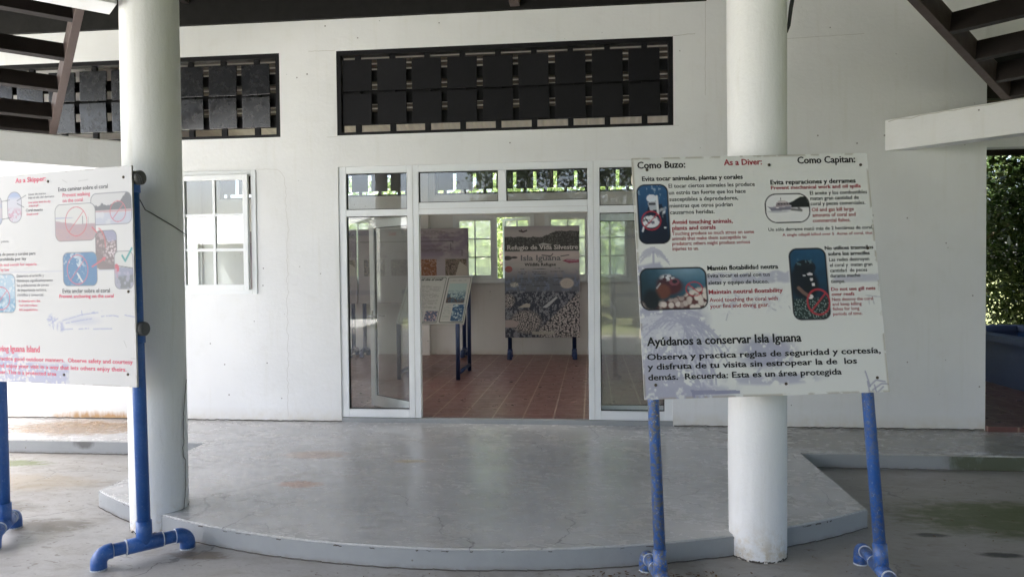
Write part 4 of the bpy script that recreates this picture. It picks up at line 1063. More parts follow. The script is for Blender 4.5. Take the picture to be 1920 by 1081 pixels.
    p.put(f, (.66, .67, .67)); p.put(f * np.clip((p.v - .452 - .08 * (p.u - .888)) / .003, 0, 1), (.30, .32, .45)); p.put(f * np.clip((p.v - .49 + .1 * (p.u - .94)) / .01, 0, 1), (.18, .20, .24)); p.put(f * p.line([(.885, .447), (1, .462)], .003), GR); p.put(f * p.ell(.897, .462, .016, .022, .2), (.60, .10, .16)); p.put(f * p.line([(.90, .48), (.9, .50)], .006), (.42, .06, .1), .7); p.put(f * np.clip((p.v - .46) / .004, 0, 1) * np.clip((n2 - .52) / .08, 0, 1), (.45, .45, .6), .6)
    p.put(p.line([(.933, .404), (.950, .428), (.990, .372)], .006), (.08, .36, .36))
    # coral core pill and fish photograph
    f = photo_frame(p, .222, .083, .312, .226, .043, .0035, GR); p.put(f, (.60, .60, .70)); p.put(f * np.clip((.12 - p.v) / .02, 0, 1), (.36, .45, .68)); p.put(f * np.clip((p.v - .15) / .03, 0, 1) * np.clip((n3 - .4) / .15, 0, 1), (.58, .34, .44))
    for q in ([(.285, .124), (.345, .10)], [(.285, .137), (.33, .157)], [(.24, .203), (.17, .21)], [(.235, .118), (.16, .124)]): p.put(p.line(q, .0022), GR)
    f = photo_frame(p, .042, .478, .254, .660, .028, .0035, GR); p.put(f, (.40, .55, .70)); p.put(f * np.clip((p.v - .56) / .06, 0, 1) * np.clip((n2 - .4) / .15, 0, 1), (.10, .30, .50)); p.put(f * np.clip((n3 - .6) / .1, 0, 1), (.68, .74, .78), .7); p.put(f * p.ell(.13, .60, .05, .02, .5), (.12, .25, .42))
    p.ban(.16, .593, .058, .055, .0028, (.62, .12, .2))
    f = photo_frame(p, .04, .10, .18, .235, .028, .0035, GR); p.put(f, (.42, .46, .6)); p.put(f * np.clip((n2 - .5) / .1, 0, 1), (.6, .5, .55), .7)
    for q in ([(.58, .04), (.61, .055)], [(.68, .052), (.74, .048)], [(.97, .87), (1, .87)], [(.93, .79), (.945, .82)]): p.put(p.line(q, .0018), (.4, .4, .42), .6)
    e = np.minimum(np.minimum(p.u, 1 - p.u), np.minimum(p.v, 1 - p.v)); p.put(np.clip((.008 - e) / .006, 0, 1) * np.clip((n2 - .5) / .08, 0, 1), (0.42, 0.40, 0.36), .6)
    p.c *= 0.64          # whole print darkened evenly so its whites don't burn out
    return p

TEXT_R = [
    ('Como Buzo:', 0.0225, 0.2237, 0.0457, 0.0262, 'kb'),
    ('As a Diver:', 0.3881, 0.5489, 0.0397, 0.0226, 'rb'),
    ('Como Capitan:', 0.701, 0.9469, 0.0395, 0.0264, 'kb'),
    ('Evita tocar animales, plantas y corales', 0.039, 0.4629, 0.0996, 0.0174, 'kb'),
    ('El tocar ciertos animales les produce', 0.1484, 0.5113, 0.1314, 0.0155, 'k'),
    ('un estrés tan fuerte que los hace', 0.1479, 0.4707, 0.16, 0.0155, 'k'),
    ('susceptibles a depredadores,', 0.1481, 0.4369, 0.1881, 0.0154, 'k'),
    ('mientras que otros podrian', 0.1477, 0.4124, 0.2156, 0.0154, 'k'),
    ('causarnos heridas.', 0.1478, 0.3339, 0.2436, 0.0154, 'k'),
    ('Avoid touching animals,', 0.1532, 0.4074, 0.286, 0.0159, 'rb'),
    ('plants and corals', 0.1529, 0.3342, 0.3108, 0.0159, 'rb'),
    ('Touching produce so much stress on some', 0.1504, 0.4933, 0.3324, 0.0134, 'r'),
    ('animals that make them susceptible to', 0.1491, 0.4601, 0.3536, 0.0134, 'r'),
    ('predators; others might produce serious', 0.1491, 0.4737, 0.3748, 0.0134, 'r'),
    ('injuries to us.', 0.149, 0.2579, 0.396, 0.0133, 'r'),
    ('Evita reparaciones y derrames', 0.579, 0.9406, 0.1274, 0.0174, 'kb'),
    ('Prevent mechanical work and oil spills', 0.5793, 0.9601, 0.1488, 0.0137, 'rb'),
    ('El aceite y los combustibles', 0.742, 0.9848, 0.1751, 0.0143, 'k'),
    ('matan gran cantidad de', 0.7418, 0.9475, 0.198, 0.0143, 'k'),
    ('coral y peces comerciales.', 0.7412, 0.973, 0.2207, 0.0142, 'k'),
    ('Oil and gas kill large', 0.7438, 0.9215, 0.2467, 0.0142, 'r'),
    ('amounts of coral and', 0.745, 0.9267, 0.2697, 0.0142, 'r'),
    ('commercial fishes.', 0.7442, 0.903, 0.2931, 0.0141, 'r'),
    ('Un sólo derrame mató más de 2 hectáreas de coral,', 0.5545, 0.9955, 0.3257, 0.0129, 'k'),
    ('A single oilspill killed over 5  Acres of coral, that', 0.6117, 0.9915, 0.3485, 0.0104, 'r'),
    ('No utilices trasmallos', 0.7846, 0.9885, 0.4104, 0.014, 'kb'),
    ('sobre los arrecifes', 0.7965, 0.971, 0.4348, 0.014, 'kb'),
    ('Las redes destruyen', 0.7986, 0.9669, 0.4588, 0.0133, 'k'),
    ('el coral y  matan gran', 0.7995, 0.9775, 0.4817, 0.0133, 'k'),
    ('cantidad  de peces', 0.7988, 0.954, 0.5044, 0.0133, 'k'),
    ('durante mucho', 0.7975, 0.9228, 0.5261, 0.0133, 'k'),
    ('tiempo.', 0.7984, 0.857, 0.5494, 0.0132, 'k'),
    ('Mantén flotabilidad neutra', 0.2883, 0.5828, 0.4828, 0.0169, 'kb'),
    ('Evita tocar el coral con tus', 0.2875, 0.546, 0.5133, 0.015, 'k'),
    ('aletas y equipo de buceo.', 0.2874, 0.5389, 0.5421, 0.015, 'k'),
    ('Maintain neutral floatability', 0.2874, 0.5941, 0.5812, 0.0158, 'rb'),
    ('Avoid touching the coral with', 0.2885, 0.5711, 0.6135, 0.0151, 'r'),
    ('your fins and diving gear.', 0.2887, 0.5336, 0.6388, 0.0151, 'r'),
    ('Do not use gill nets', 0.7964, 0.9808, 0.5816, 0.0127, 'rb'),
    ('over reefs', 0.7964, 0.8911, 0.6026, 0.0127, 'rb'),
    ('Nets destroy the coral', 0.7958, 0.9671, 0.6237, 0.012, 'r'),
    ('and keep killing', 0.796, 0.9173, 0.6433, 0.012, 'r'),
    ('fishes for long', 0.7955, 0.9059, 0.6628, 0.012, 'r'),
    ('periods of time.', 0.795, 0.9167, 0.6834, 0.012, 'r'),
    ('Ayúdanos a conservar Isla Iguana', 0.0222, 0.6549, 0.7852, 0.031, 'kb'),
    ('Observa y practica reglas de seguridad y cortesía,', 0.0191, 0.9778, 0.8419, 0.0216, 'kb'),
    ('y disfruta de tu visita sin estropear la de  los', 0.0188, 0.8759, 0.8812, 0.0215, 'kb'),
    ('demás.  Recuerda: Esta es un área protegida', 0.019, 0.8088, 0.9233, 0.0214, 'kb')]
TEXT_L = [
    ('As a Skipper:', 0.2782, 0.4764, 0.0384, 0.0207, 'pb'),
    ('Evita caminar sobre el coral', 0.5541, 0.8582, 0.094, 0.0176, 'f'),
    ('Prevent walking', 0.5803, 0.7511, 0.1212, 0.0159, 'p'),
    ('on the coral', 0.5794, 0.7051, 0.1464, 0.0159, 'p'),
    ('Línea de marea', 0.3606, 0.4741, 0.1022, 0.0098, 'g'),
    ('baja el día del derrame', 0.36, 0.5279, 0.1187, 0.0098, 'g'),
    ('Low water level the day', 0.3591, 0.5039, 0.1413, 0.0098, 'p'),
    ('of the oil spill', 0.3614, 0.423, 0.1575, 0.0098, 'p'),
    ('Coral muerto', 0.342, 0.453, 0.1791, 0.012, 'f'),
    ('Dead coral', 0.3473, 0.4215, 0.1967, 0.0098, 'p'),
    ('de la pesca.', 0.1213, 0.2254, 0.3209, 0.01, 'g'),
    ('captura de peces y corales para', 0.0992, 0.3974, 0.3855, 0.0134, 'f'),
    ('está prohibida por ley', 0.106, 0.3355, 0.4096, 0.0134, 'f'),
    ('Collecting fish and corals for aquaria', 0.0343, 0.4029, 0.4363, 0.0123, 'p'),
    ('is prohibited by law', 0.0412, 0.22, 0.46, 0.0123, 'p'),
    ('Deteriora el arrecife y', 0.2689, 0.4478, 0.4916, 0.012, 'g'),
    ('disminuye significativamente', 0.268, 0.5047, 0.5145, 0.012, 'g'),
    ('las poblaciones de peces', 0.269, 0.4773, 0.5369, 0.012, 'g'),
    ('de importancia turística,', 0.27, 0.4631, 0.56, 0.012, 'g'),
    ('científica y comercial.', 0.2691, 0.4444, 0.5832, 0.0121, 'g'),
    ('It deteriorates the', 0.2799, 0.4191, 0.6121, 0.0107, 'p'),
    ('reef and reduce', 0.2791, 0.4004, 0.6327, 0.0107, 'p'),
    ('fish populations.', 0.2783, 0.4041, 0.6536, 0.0107, 'p'),
    ('Evita anclar sobre el coral', 0.5642, 0.8547, 0.57, 0.0176, 'f'),
    ('Prevent anchoring on the coral', 0.5432, 0.877, 0.5934, 0.015, 'pb'),
    ('conserving Iguana Island', 0.0348, 0.4076, 0.8523, 0.0275, 'pb'),
    ('Practice good outdoor manners.  Observe safety and courtesy', 0.1202, 0.9795, 0.8956, 0.0177, 'pb'),
    ('and enjoy your visit in a way that lets others enjoy theirs.', 0.1188, 0.9411, 0.9305, 0.0177, 'pb'),
    ('Remember: This is a protected area', 0.0305, 0.5104, 0.9615, 0.0172, 'pb')]

INKS = {'k': "black_ink", 'r': "red_ink", 'g': "grey_ink", 'w': "white_ink", 'p': "faded_red_ink", 'f': "faded_black_ink"}
def letter(rows, W, H, off, parent, A, names=None):
    for key, me in text_meshes(rows, W, H, off).items():
        me.materials.append(M[INKS[key]]); o = bpy.data.objects.new("lettering", me); COL.objects.link(o)
        me.transform(A); o.parent = parent
        o["label"] = {'k': "black lettering", 'f': "faded black lettering", 'r': "dark red lettering", 'p': "faded red lettering", 'g': "small grey lettering", 'w': "white lettering"}[key]

def sign_stand(name, label, A, W, prnt, rows, legs, caps, feet, pr, mats, bolts, cap_mat, group):
    """board on two pipe legs; A is the board's pose, legs/caps are local x or z values, feet are world (tee, direction, half length)"""
    base = Vector((A.translation.x, A.translation.y, ZG)); e = empty(name, base, label, "sign", group)
    T = Matrix.Translation(-base); B = T @ A
    o = prnt.mesh("board", W, W, 0.012, "printed_vinyl"); o.data.transform(B); o.parent = e
    letter(rows, W, W, 0.0068, o, B)
    for (u, v) in bolts:
        k = MB(); q = Vector(((u - .5) * W, -0.006, (.5 - v) * W)); k.tube([q, q + Vector((0, -.004, 0)), q + Vector((0, -.006, 0))], [.0085, .0075, .004], 10)
        for vv in k.bm.verts: vv.co = B @ vv.co
        k.build("bolt", M["bolt_steel"], o)
    off = 0.008 + pr
    for i, (lx_top, tee, fd, hl) in enumerate(legs):
        mat = M[mats[i]]; top = A @ Vector((lx_top, off, caps[0] + .015)); tee = Vector(tee); a = T @ top; b = T @ tee
        k = MB(); ax = (a - b).normalized()
        k.tube([b + ax * .05, a], pr, 20)
        for cz in caps:   # tee sleeves where the cross pipes join
            c = T @ (A @ Vector((lx_top, off, cz))); c = b + ax * (c - b).dot(ax); k.tube([c - ax * .085, c - ax * .083, c + ax * .038, c + ax * .04], [pr, pr * 1.18, pr * 1.18, pr], 20)
        k.build("leg", mat, e)
        k = MB(); d = Vector(fd).normalized(); n_ = Vector((0, 0, 1)); zt = b.z
        k.tube([b + ax * .135, b + ax * .133, b + ax * .0], [pr * 1.0, pr * 1.2, pr * 1.2], 20)
        k.tube([b - d * .10, b - d * .098, b + d * .098, b + d * .10], [pr, pr * 1.2, pr * 1.2, pr], 20)
        r_ = pr * 1.02; f = []
        for s in (-1, 1):
            k.tube([b + d * s * .09, b + d * s * (hl - .10)], r_, 20)
            el = [b + d * s * (hl - .115), b + d * s * (hl - .113)]; rr = [r_, r_ * 1.18]
            for j in range(7):
                t = j / 6 * math.pi / 2; R_ = .055; cc = b + d * s * (hl - R_ - pr * 1.2) - n_ * R_
                el.append(cc + d * s * R_ * math.sin(t) + n_ * R_ * math.cos(t)); rr.append(r_ * 1.18)
            g0 = el[-1].copy(); g0.z = 0.004; el.append(g0); rr.append(r_ * 1.18); k.tube(el, rr, 20)
            f.append(g0)
        for s in (-1, 1): q = b + d * s * .1; k.tube([q - d * .003, q + d * .003], pr * 1.215, 20, 1)
        for s in (-1, 1): q = b + d * s * (hl - .114); k.tube([q - d * .002, q + d * .002], pr * 1.19, 20, 1)
        for q in f: k.tube([q + Vector((0, 0, -.003)), q + Vector((0, 0, .005))], pr * 1.215, 20, 1)
        k.build("foot", [M[mats[i]], M["glue_white"]], e)
    for cz in caps:
        k = MB(); xa = min(l[0] for l in legs) - .045; xb = max(l[0] for l in legs) + pr + .018
        k.tube([B @ Vector((xa, off, cz)), B @ Vector((xb, off, cz))], pr * .95, 18); k.build("cross_pipe", M[mats[0]], e)
        for xx, s in ((xa, -1), (xb, 1)):
            k = MB(); k.tube([B @ Vector((xx - s * .02, off, cz)), B @ Vector((xx + s * .012, off, cz)), B @ Vector((xx + s * .02, off, cz))], [pr * 1.14, pr * 1.14, pr * .85], 18); k.build("end_cap", M[cap_mat], e)
    return e

GS = "bilingual reef rule signs on blue pipe stands"
A_R = pose(0.136, -0.1538, 0.0173, (0.8948, -3.27, 1.4764))
sign_stand("information_sign", "diver rules board with black Spanish text headed Como Buzo on a worn blue pipe stand", A_R, 1.3105, diver_print(), TEXT_R,
           [(-0.585, (0.344, -3.538, -0.082), (-0.20, 1, 0), 0.33), (0.575, (1.494, -3.377, -0.075), (0.02, 1, 0), 0.36)], (0.545, -0.305), None, 0.0305, ("blue_pipe_worn", "blue_pipe_scuffed"),
           [(.062, .052), (.579, .042), (.969, .051), (.954, .941), (.578, .954), (.048, .943), (.965, .408)], "beige_cap", GS)
A_L = pose(-0.2225, -0.0042, 0.0089, (-3.2498, -3.24, 1.4854))
sL = sign_stand("information_sign", "skipper rules board with pink English text on a bright blue pipe stand", A_L, 1.28, skipper_print(), TEXT_L,
           [(-0.535, (-3.752, -3.085, -0.082), (0.42, -0.9, 0), 0.25), (0.59, (-2.640, -3.325, -0.082), (0.353, 0.373, 0), 0.285)], (0.575, -0.305), None, 0.0365, ("blue_pipe", "blue_pipe"),
           [(.952, .05), (.491, .043), (.964, .567), (.949, .943), (.559, .955)], "grey_cap", GS)
k = MB(); c = A_L @ Vector((0.66, 0.045, 0.583)); c -= Vector((A_L.translation.x, A_L.translation.y, ZG)); ax = (A_L.to_3x3() @ Vector((1, 0, 0)))
k.tube([c + Vector((0, -.045, .012)), c + Vector((.02, -.047, -.02)), c + Vector((.028, -.045, -.055))], .003, 6); k.tube([c + Vector((.0, -.045, .012)), c + Vector((.03, -.044, -.01)), c + Vector((.042, -.042, -.05))], .003, 6)
k.build("cable_tie", M["black_rubber"], sL)

# ------------------------------------------------------------------ displays inside the room
def refuge_print():
    p = Print(290, 450, (.43, .405, .41)); n1, n2, n3 = p.noise(5, 81), p.noise(34, 82), p.noise(110, 83, 2)
    p.put(np.clip((p.v - .06) / .02, 0, 1) * 0 + np.clip((.06 - p.v) / .06, 0, 1), (.33, .31, .34))
    ft = .095 - .05 * np.clip((p.u - .5) / .2, 0, 1) + .02 * (n2 - .5); p.put(np.clip((p.v - ft) / .006, 0, 1) * np.clip((.228 - p.v) / .008, 0, 1), (.045, .045, .048)); p.put(np.clip((p.v - ft) / .006, 0, 1) * np.clip((.22 - p.v) / .008, 0, 1) * np.clip((n3 - .55) / .1, 0, 1), (.13, .13, .13))
    p.put(p.line([(.20, .042), (.25, .052), (.30, .040)], .008), (.05, .04, .05)); p.put(p.line([(.225, .032), (.25, .05)], .005), (.05, .04, .05)); p.put(p.poly([(.44, .168), (.52, .152), (.64, .168)]), (.5, .5, .5)); p.put(p.line([(.47, .175), (.62, .175)], .004), (.4, .4, .4))
    p.put(np.clip((p.v - .225) / .01, 0, 1) * np.clip((.33 - p.v) / .06, 0, 1), (.56, .49, .49)); p.put(p.line([(.50, .262), (.62, .27), (.645, .25)], .006), (.1, .1, .12)); p.put(p.line([(.75, .272), (.86, .262)], .005), (.1, .1, .12)); p.put(p.ell(.04, .285, .06, .02, .3), (.06, .06, .06)); p.put(p.ell(.13, .28, .045, .01, .3), (.05, .05, .05))
    p.put(p.poly([(.77, .312), (.83, .298), (.99, .305), (.99, .328), (.86, .335)]), (.28, .06, .11)); p.put(p.poly([(.82, .305), (.98, .31), (.98, .316), (.83, .313)]), (.5, .35, .42)); p.put(p.ell(.055, .385, .05, .028), (.36, .09, .08))
    w = np.clip((p.v - .36 + .04 * (n1 - .5)) / .12, 0, 1); p.put(w, (.12, .13, .165)); p.put(w * np.clip((n2 - .5) / .15, 0, 1), (.16, .2, .3), .7)
    p.put(p.ell(.83, .515, .09, .045, .3), (.52, .46, .42)); p.put(p.ell(.83, .515, .07, .035, .3) * (np.sin(np.arctan2(p.v - .515, (p.u - .83) * .65) * 16) > 0), (.36, .33, .32)); p.put(p.ell(.13, .525, .06, .022, .4) * np.clip(n3 * 2 - .4, 0, 1), (.5, .47, .42))
    lo = np.clip((p.v - .575 + .02 * (n2 - .5)) / .02, 0, 1); p.put(lo, (.03, .036, .06)); p.put(lo * np.clip((n2 * .6 + n3 * .4 - .52) / .05, 0, 1), (.24, .25, .29), .9)
    p.put(p.poly([(.50, .73), (.68, .635), (.71, .64), (.56, .735)]), (.45, .46, .50)); p.put(p.poly([(.17, .73), (.29, .69), (.34, .70), (.33, .73)]), (.45, .42, .38))
    for (ff, sd, reg) in ((38, 5, np.clip((p.v - (.95 - .62 * np.clip(p.u - .40, 0, .6))) / .02, 0, 1) * np.clip((p.u - .44) / .02, 0, 1)), (60, 6, p.ell(.28, .86, .20, .10, .3)), (60, 8, p.ell(.03, .67, .10, .06, .3))):
        d, cv = p.cells(ff, sd); p.put(reg, (.03, .03, .04)); p.put(reg * np.clip((.56 - d) / .2, 0, 1) * (.5 + .5 * cv), (.52, .475, .47), 1.0)
    p.put(p.ell(.05, .875, .13, .035, .2), (.40, .33, .33)); p.put(p.rrect(.36, .945, .66, .975, .004), (.42, .40, .36), .8)
    for (x0, x1, v) in [(.21, .26, .385), (.39, .55, .385), (.67, .74, .38), (.18, .30, .413), (.37, .57, .412), (.61, .79, .408), (.2, .28, .428), (.39, .56, .428), (.42, .53, .455), (.39, .57, .468), (.39, .56, .48), (.38, .58, .495), (.2, .3, .47), (.64, .77, .467), (.18, .32, .525), (.37, .57, .537), (.64, .75, .527), (.2, .27, .57)]:
        p.put(np.clip((.0035 - np.abs(p.v - v)) / .002, 0, 1) * (p.u > x0) * (p.u < x1) * np.clip(n3 * 3 - .6, .2, 1), (.02, .02, .03), .9)
    return p
REFUGE_TEXT = [("Refugio de Vida Silvestre", .045, .985, .212, .036, 'kb'), ("Refugio de Vida Silvestre", .040, .98, .210, .036, 'wb'), ("Isla Iguana", .22, .75, .309, .044, 'gb'), ("Wildlife Refugee", .268, .685, .358, .025, 'kb')]
def chart_print(seed, left):
    p = Print(190, 124, (.33, .30, .315)); n1, n2, n3 = p.noise(5, seed), p.noise(22, seed + 1), p.noise(70, seed + 2, 2)
    p.put(np.clip((n1 - .5) / .12, 0, 1) * np.clip((.45 - p.v) / .1, 0, 1), (.19, .15, .21), .8)
    for i in range(14):
        v = -.09 + .018 * (i % 6) + (.2 if i > 5 else 0); x = .45 + .05 * (i % 3)
        p.put(np.clip((.005 - np.abs(p.v - v - .12)) / .003, 0, 1) * (p.u > x) * (p.u < x + .32) * np.clip(n3 * 3 - .7, .1, 1), (.10, .06, .07), .7)
    p.put(p.line([(.02, .17), (.86, .17)], .004), (.05, .05, .05)); p.put(p.line([(.86, .17), (.86, .2)], .003), (.05, .05, .05))
    for q in ([(.62, .24), (.84, .24)], [(.84, .20), (.84, .29)], [(.55, .29), (.95, .29)], [(.55, .29), (.55, .37)], [(.94, .29), (.94, .37)]): p.put(p.line(q, .003), (.05, .05, .05), .8)
    for i, (x0, col) in enumerate(((.05, (.10, .09, .10)), (.30, (.13, .10, .12)), (.52, (.22, .09, .04)), (.79, (.10, .085, .06)))):
        f = p.rrect(x0, .41, x0 + .19, .63, .003); p.put(f, col); d, cv = p.cells(60 + 10 * i, seed + i); p.put(f * np.clip((.4 - d) / .2, 0, 1) * (cv > .45), (.42, .33, .28))
    f = p.rrect(.79, .41, .99, .63, .003); a = np.arctan2((p.v - .51) * .65, p.u - .85); p.put(f * p.ell(.855, .51, .06, .09, .1), (.05, .035, .03)); p.put(f * p.ell(.855, .51, .06, .09, .1) * (np.sin(a * 22) > .4), (.33, .27, .22)); p.put(f * p.poly([(.92, .44), (.99, .52), (.99, .63), (.88, .63)]), (.40, .37, .32))
    if left:
        p.put(np.clip((.16 - p.v) / .02, 0, 1) * 0.4, (.34, .33, .36))
        for x in (.62, .86):
            p.put(p.ring(x, .76, .075, .085, .006), (.12, .12, .12)); p.put(p.line([(x, .84), (x, .99)], .006), (.12, .12, .12)); p.put(p.rrect(x - .07, .42, x + .07, .58, .01), (.22, .22, .24))
    return p
def lectern_print():
    p = Print(150, 128, (.36, .365, .35)); n2, n3 = p.noise(22, 92), p.noise(60, 93, 2)
    for (x0, x1) in ((.03, .60), (.63, .985)):
        p.put(p.rrect(x0, .03, x1, .97, .02) - p.rrect(x0 + .008, .04, x1 - .008, .96, .018), (.03, .03, .03))
    f = p.rrect(.67, .17, .945, .58, .002); p.put(f, (.28, .36, .36)); p.put(f * np.clip((p.v - .40 - .1 * np.sin(p.u * 9) + .1 * (n2 - .5)) / .02, 0, 1), (.07, .045, .04)); p.put(f * np.clip((n2 * .5 + n3 * .5 - .48) / .08, 0, 1) * np.clip((p.v - .3) / .1, 0, 1), (.05, .10, .15))
    f = p.rrect(.79, .61, .96, .94, .002); p.put(f, (.02, .07, .15)); p.put(f * np.clip((n2 * .5 + n3 * .5 - .56) / .05, 0, 1), (.40, .48, .5)); f = p.rrect(.40, .74, .58, .94, .002); p.put(f, (.06, .08, .14)); p.put(f * np.clip((n3 - .55) / .1, 0, 1), (.4, .3, .3))
    for i in range(26):
        v = .22 + .027 * i; x0, x1 = ((.10, .54) if i % 5 else (.10, .40))
        p.put(np.clip((.006 - np.abs(p.v - v)) / .004, 0, 1) * (p.u > x0) * (p.u < (x1 if v < .70 else .37)) * np.clip(n3 * 3 - .7, .1, 1), (.06, .06, .06), .8)
        if v > .62 and v < .94: p.put(np.clip((.005 - np.abs(p.v - v)) / .004, 0, 1) * (p.u > .66) * (p.u < .77) * np.clip(n3 * 3 - .7, .1, 1), (.06, .10, .10), .8)
    p.put(np.clip((.006 - np.abs(p.v - .105)) / .004, 0, 1) * (p.u > .67) * (p.u < .92) * np.clip(n3 * 3 - .7, .1, 1), (.05, .05, .05))
    return p

def leg_foot(k, x, y, z1, r=0.036):
    k.tube([(x, y, .10), (x, y, z1)], r, 14); k.tube([(x, y, .16), (x, y, .158), (x, y, .06)], [r, r * 1.2, r * 1.2], 14); k.tube([(x, y - .2, .03), (x, y - .2, .075), (x, y - .17, .10), (x, y + .17, .10), (x, y + .2, .075), (x, y + .2, .03)], r * 1.15, 14); k.tube([(x, y - .2, .0), (x, y - .2, .04)], r * 1.2, 14); k.tube([(x, y + .2, .0), (x, y + .2, .04)], r * 1.2, 14)
def display(label, x0, x1, y, z0, z1, prnt, rows, legx, yaw=0.0):
    W, H = x1 - x0, z1 - z0; e = empty("display_stand", ((x0 + x1) / 2, y, 0), label, "display stand", "printed displays inside the exhibition room", rz=yaw)
    B = Matrix.Translation((0, 0, (z0 + z1) / 2)); o = prnt.mesh("poster", W, H, .012, "printed_vinyl", (.3, .3, .3), "grey_cap"); o.data.transform(B); o.parent = e
    if rows: letter(rows, W, H, .0075, o, B)
    for lx in legx:
        k = MB(); leg_foot(k, lx, .05, z1 - .06); k.build("leg", M["navy_pipe"], e)
display("tall grey refuge poster with coral at its foot, standing before the back windows", -1.49, -0.205, 5.16, 0.362, 2.272, refuge_print(), REFUGE_TEXT, (-0.565, 0.545), 0.06)
display("wide coral chart poster partly hidden by the entrance frame, behind the sloped display", -4.16, -2.16, 5.40, 0.95, 2.272, chart_print(31, False), [("Coral", .28, .345, .085, .05, 'rb')], (-0.92, 0.9))
display("wide pale chart poster seen through the left side glass", -6.25, -4.20, 5.42, 0.95, 2.272, chart_print(61, True), [("Ciclos de", .70, .985, .12, .075, 'gb')], (-0.9, 0.93))
e = empty("sloped_display", (-2.28, 3.1, 0), "sloped reading panel on navy pipe legs just inside the doorway", "display stand", "printed displays inside the exhibition room")
A = Matrix.Translation((0, 0.06, 1.10)) @ Matrix.Rotation(math.atan2(-0.80, 0.66), 4, 'X')
o = lectern_print().mesh("panel", 0.98, 1.06, .012, "printed_vinyl", (.5, .5, .48)); o.data.transform(A); o.parent = e
letter([("¿De qué vive el coral?", .08, .55, .105, .05, 'kbi')], 0.98, 1.06, .0075, o, A)
for x in (-.42, .42):
    k = MB(); k.tube([(x, -.45, 0.0), (x, -.45, .78)], .03, 14); k.build("front_leg", M["navy_pipe"], e)
    k = MB(); k.tube([(x, .5, 0.0), (x, .5, 1.44)], .03, 14); k.build("rear_leg", M["navy_pipe"], e)
    k = MB(); k.tube([(x, -.42, .09), (x, .47, .09)], .028, 14); k.build("base_bar", M["navy_pipe"], e)

# ================================================================== VEGETATION AND SURROUNDINGS
def leaf_mesh(name, n, rx, ry, rz, size, seed, clumps=26, mat="leaf_bright", flat=0.55):
    rng = np.random.default_rng(seed)
    # clump centres spread through the crown's volume, biased to its shell
    d = rng.normal(size=(clumps, 3)); d /= np.linalg.norm(d, axis=1)[:, None]
    cen = d * (0.35 + 0.6 * rng.random((clumps, 1)) ** 0.6) * np.array([rx, ry, rz])
    cr_ = 0.28 + 0.22 * rng.random(clumps)
    idx = rng.integers(0, clumps, n)
    off = rng.normal(size=(n, 3)); off /= np.linalg.norm(off, axis=1)[:, None]
    off *= (rng.random((n, 1)) ** 0.45)
    p = cen[idx] + off * cr_[idx][:, None] * np.array([rx, ry, rz]) * 1.05
    t = rng.normal(size=(n, 3)); t[:, 2] = -np.abs(t[:, 2]) * 0.5; t /= np.linalg.norm(t, axis=1)[:, None]
    nn = rng.normal(size=(n, 3)) * flat + np.array([0, 0, 1.0]); b = np.cross(t, nn); b /= np.linalg.norm(b, axis=1)[:, None]
    L = size * (0.45 + 1.15 * rng.random((n, 1)) ** 1.6); Wd = L * 0.36
    up = np.cross(b, t)
    v = np.stack([p - t * L * .5, p + b * Wd * .5 + up * L * .06, p + t * L * .5 - up * L * .08, p - b * Wd * .5 + up * L * .06], axis=1).reshape(-1, 3)
    me = bpy.data.meshes.new(name)
    me.vertices.add(len(v)); me.vertices.foreach_set("co", v.astype(np.float32).ravel())
    me.loops.add(4 * n); me.loops.foreach_set("vertex_index", np.arange(4 * n, dtype=np.int32))
    me.polygons.add(n); me.polygons.foreach_set("loop_start", np.arange(0, 4 * n, 4, dtype=np.int32))
    me.update(calc_edges=True); me.materials.append(M[mat])
    return me
def trunk_mb(h, r, seed, spread):
    rng = random.Random(seed); k = MB()
    pts = [(0, 0, 0), (rng.gauss(0, .06), rng.gauss(0, .06), h * .35), (rng.gauss(0, .12), rng.gauss(0, .12), h * .7), (rng.gauss(0, .2), rng.gauss(0, .2), h)]
    k.tube(pts, [r, r * .8, r * .6, r * .3], 10)
    for i in range(6):
        a = rng.random() * 6.28; z = h * (.35 + .1 * i); q = Vector((math.cos(a), math.sin(a), 0.55)) * spread * (.5 + .4 * rng.random())
        s = Vector((0, 0, z)); k.tube([s, s + q * .5 + Vector((0, 0, .05)), s + q], [r * .4, r * .25, r * .08], 7)
    return k
def tree(name, label, x, y, h, rx, ry, rz, zc, n, size, seed, mat, group, clumps=26):
    e = empty(name, (x, y, -0.26), label, "tree" if "tree" in name else "shrub", group)
    me = leaf_mesh("crown", n, rx, ry, rz, size, seed, clumps, mat)
    o = bpy.data.objects.new("crown", me); COL.objects.link(o); o.parent = e; o.location = (0, 0, zc)
    trunk_mb(h, 0.05 + h * .022, seed, rx).build("trunk", M["trunk_bark"], e)
    return e
GB = "trees growing behind the exhibition room"
def again(src, x, y, rz, sc, label, group):
    c = copy_tree(src); c.location = (x, y, -0.26); c.rotation_euler.z = rz; c.scale = (sc, sc, sc); c["label"] = label; c["group"] = group; return c
tb = tree("leafy_tree", "bright green tree behind the divided window left of the refuge poster", -2.3, 11.8, 3.2, 1.9, 1.6, 2.3, 2.6, 7000, 0.17, 4, "leaf_bright", GB, 34)
again(tb, 0.9, 12.3, 1.9, 1.05, "bright green tree seen through the glass right of the entrance", GB)
again(tb, -6.0, 12.2, 3.5, 1.1, "bright green tree behind the far left of the exhibition room", GB)
again(tb, 3.9, 12.5, 4.4, 1.25, "green tree behind the right end of the exhibition room", GB)
again(tb, -0.8, 15.6, 5.3, 1.5, "taller green tree far behind the refuge poster", GB)
again(tb, -4.2, 15.8, 0.8, 1.5, "taller green tree far behind the left display panels", GB)
GT = "dense trees beyond the tiled terrace"
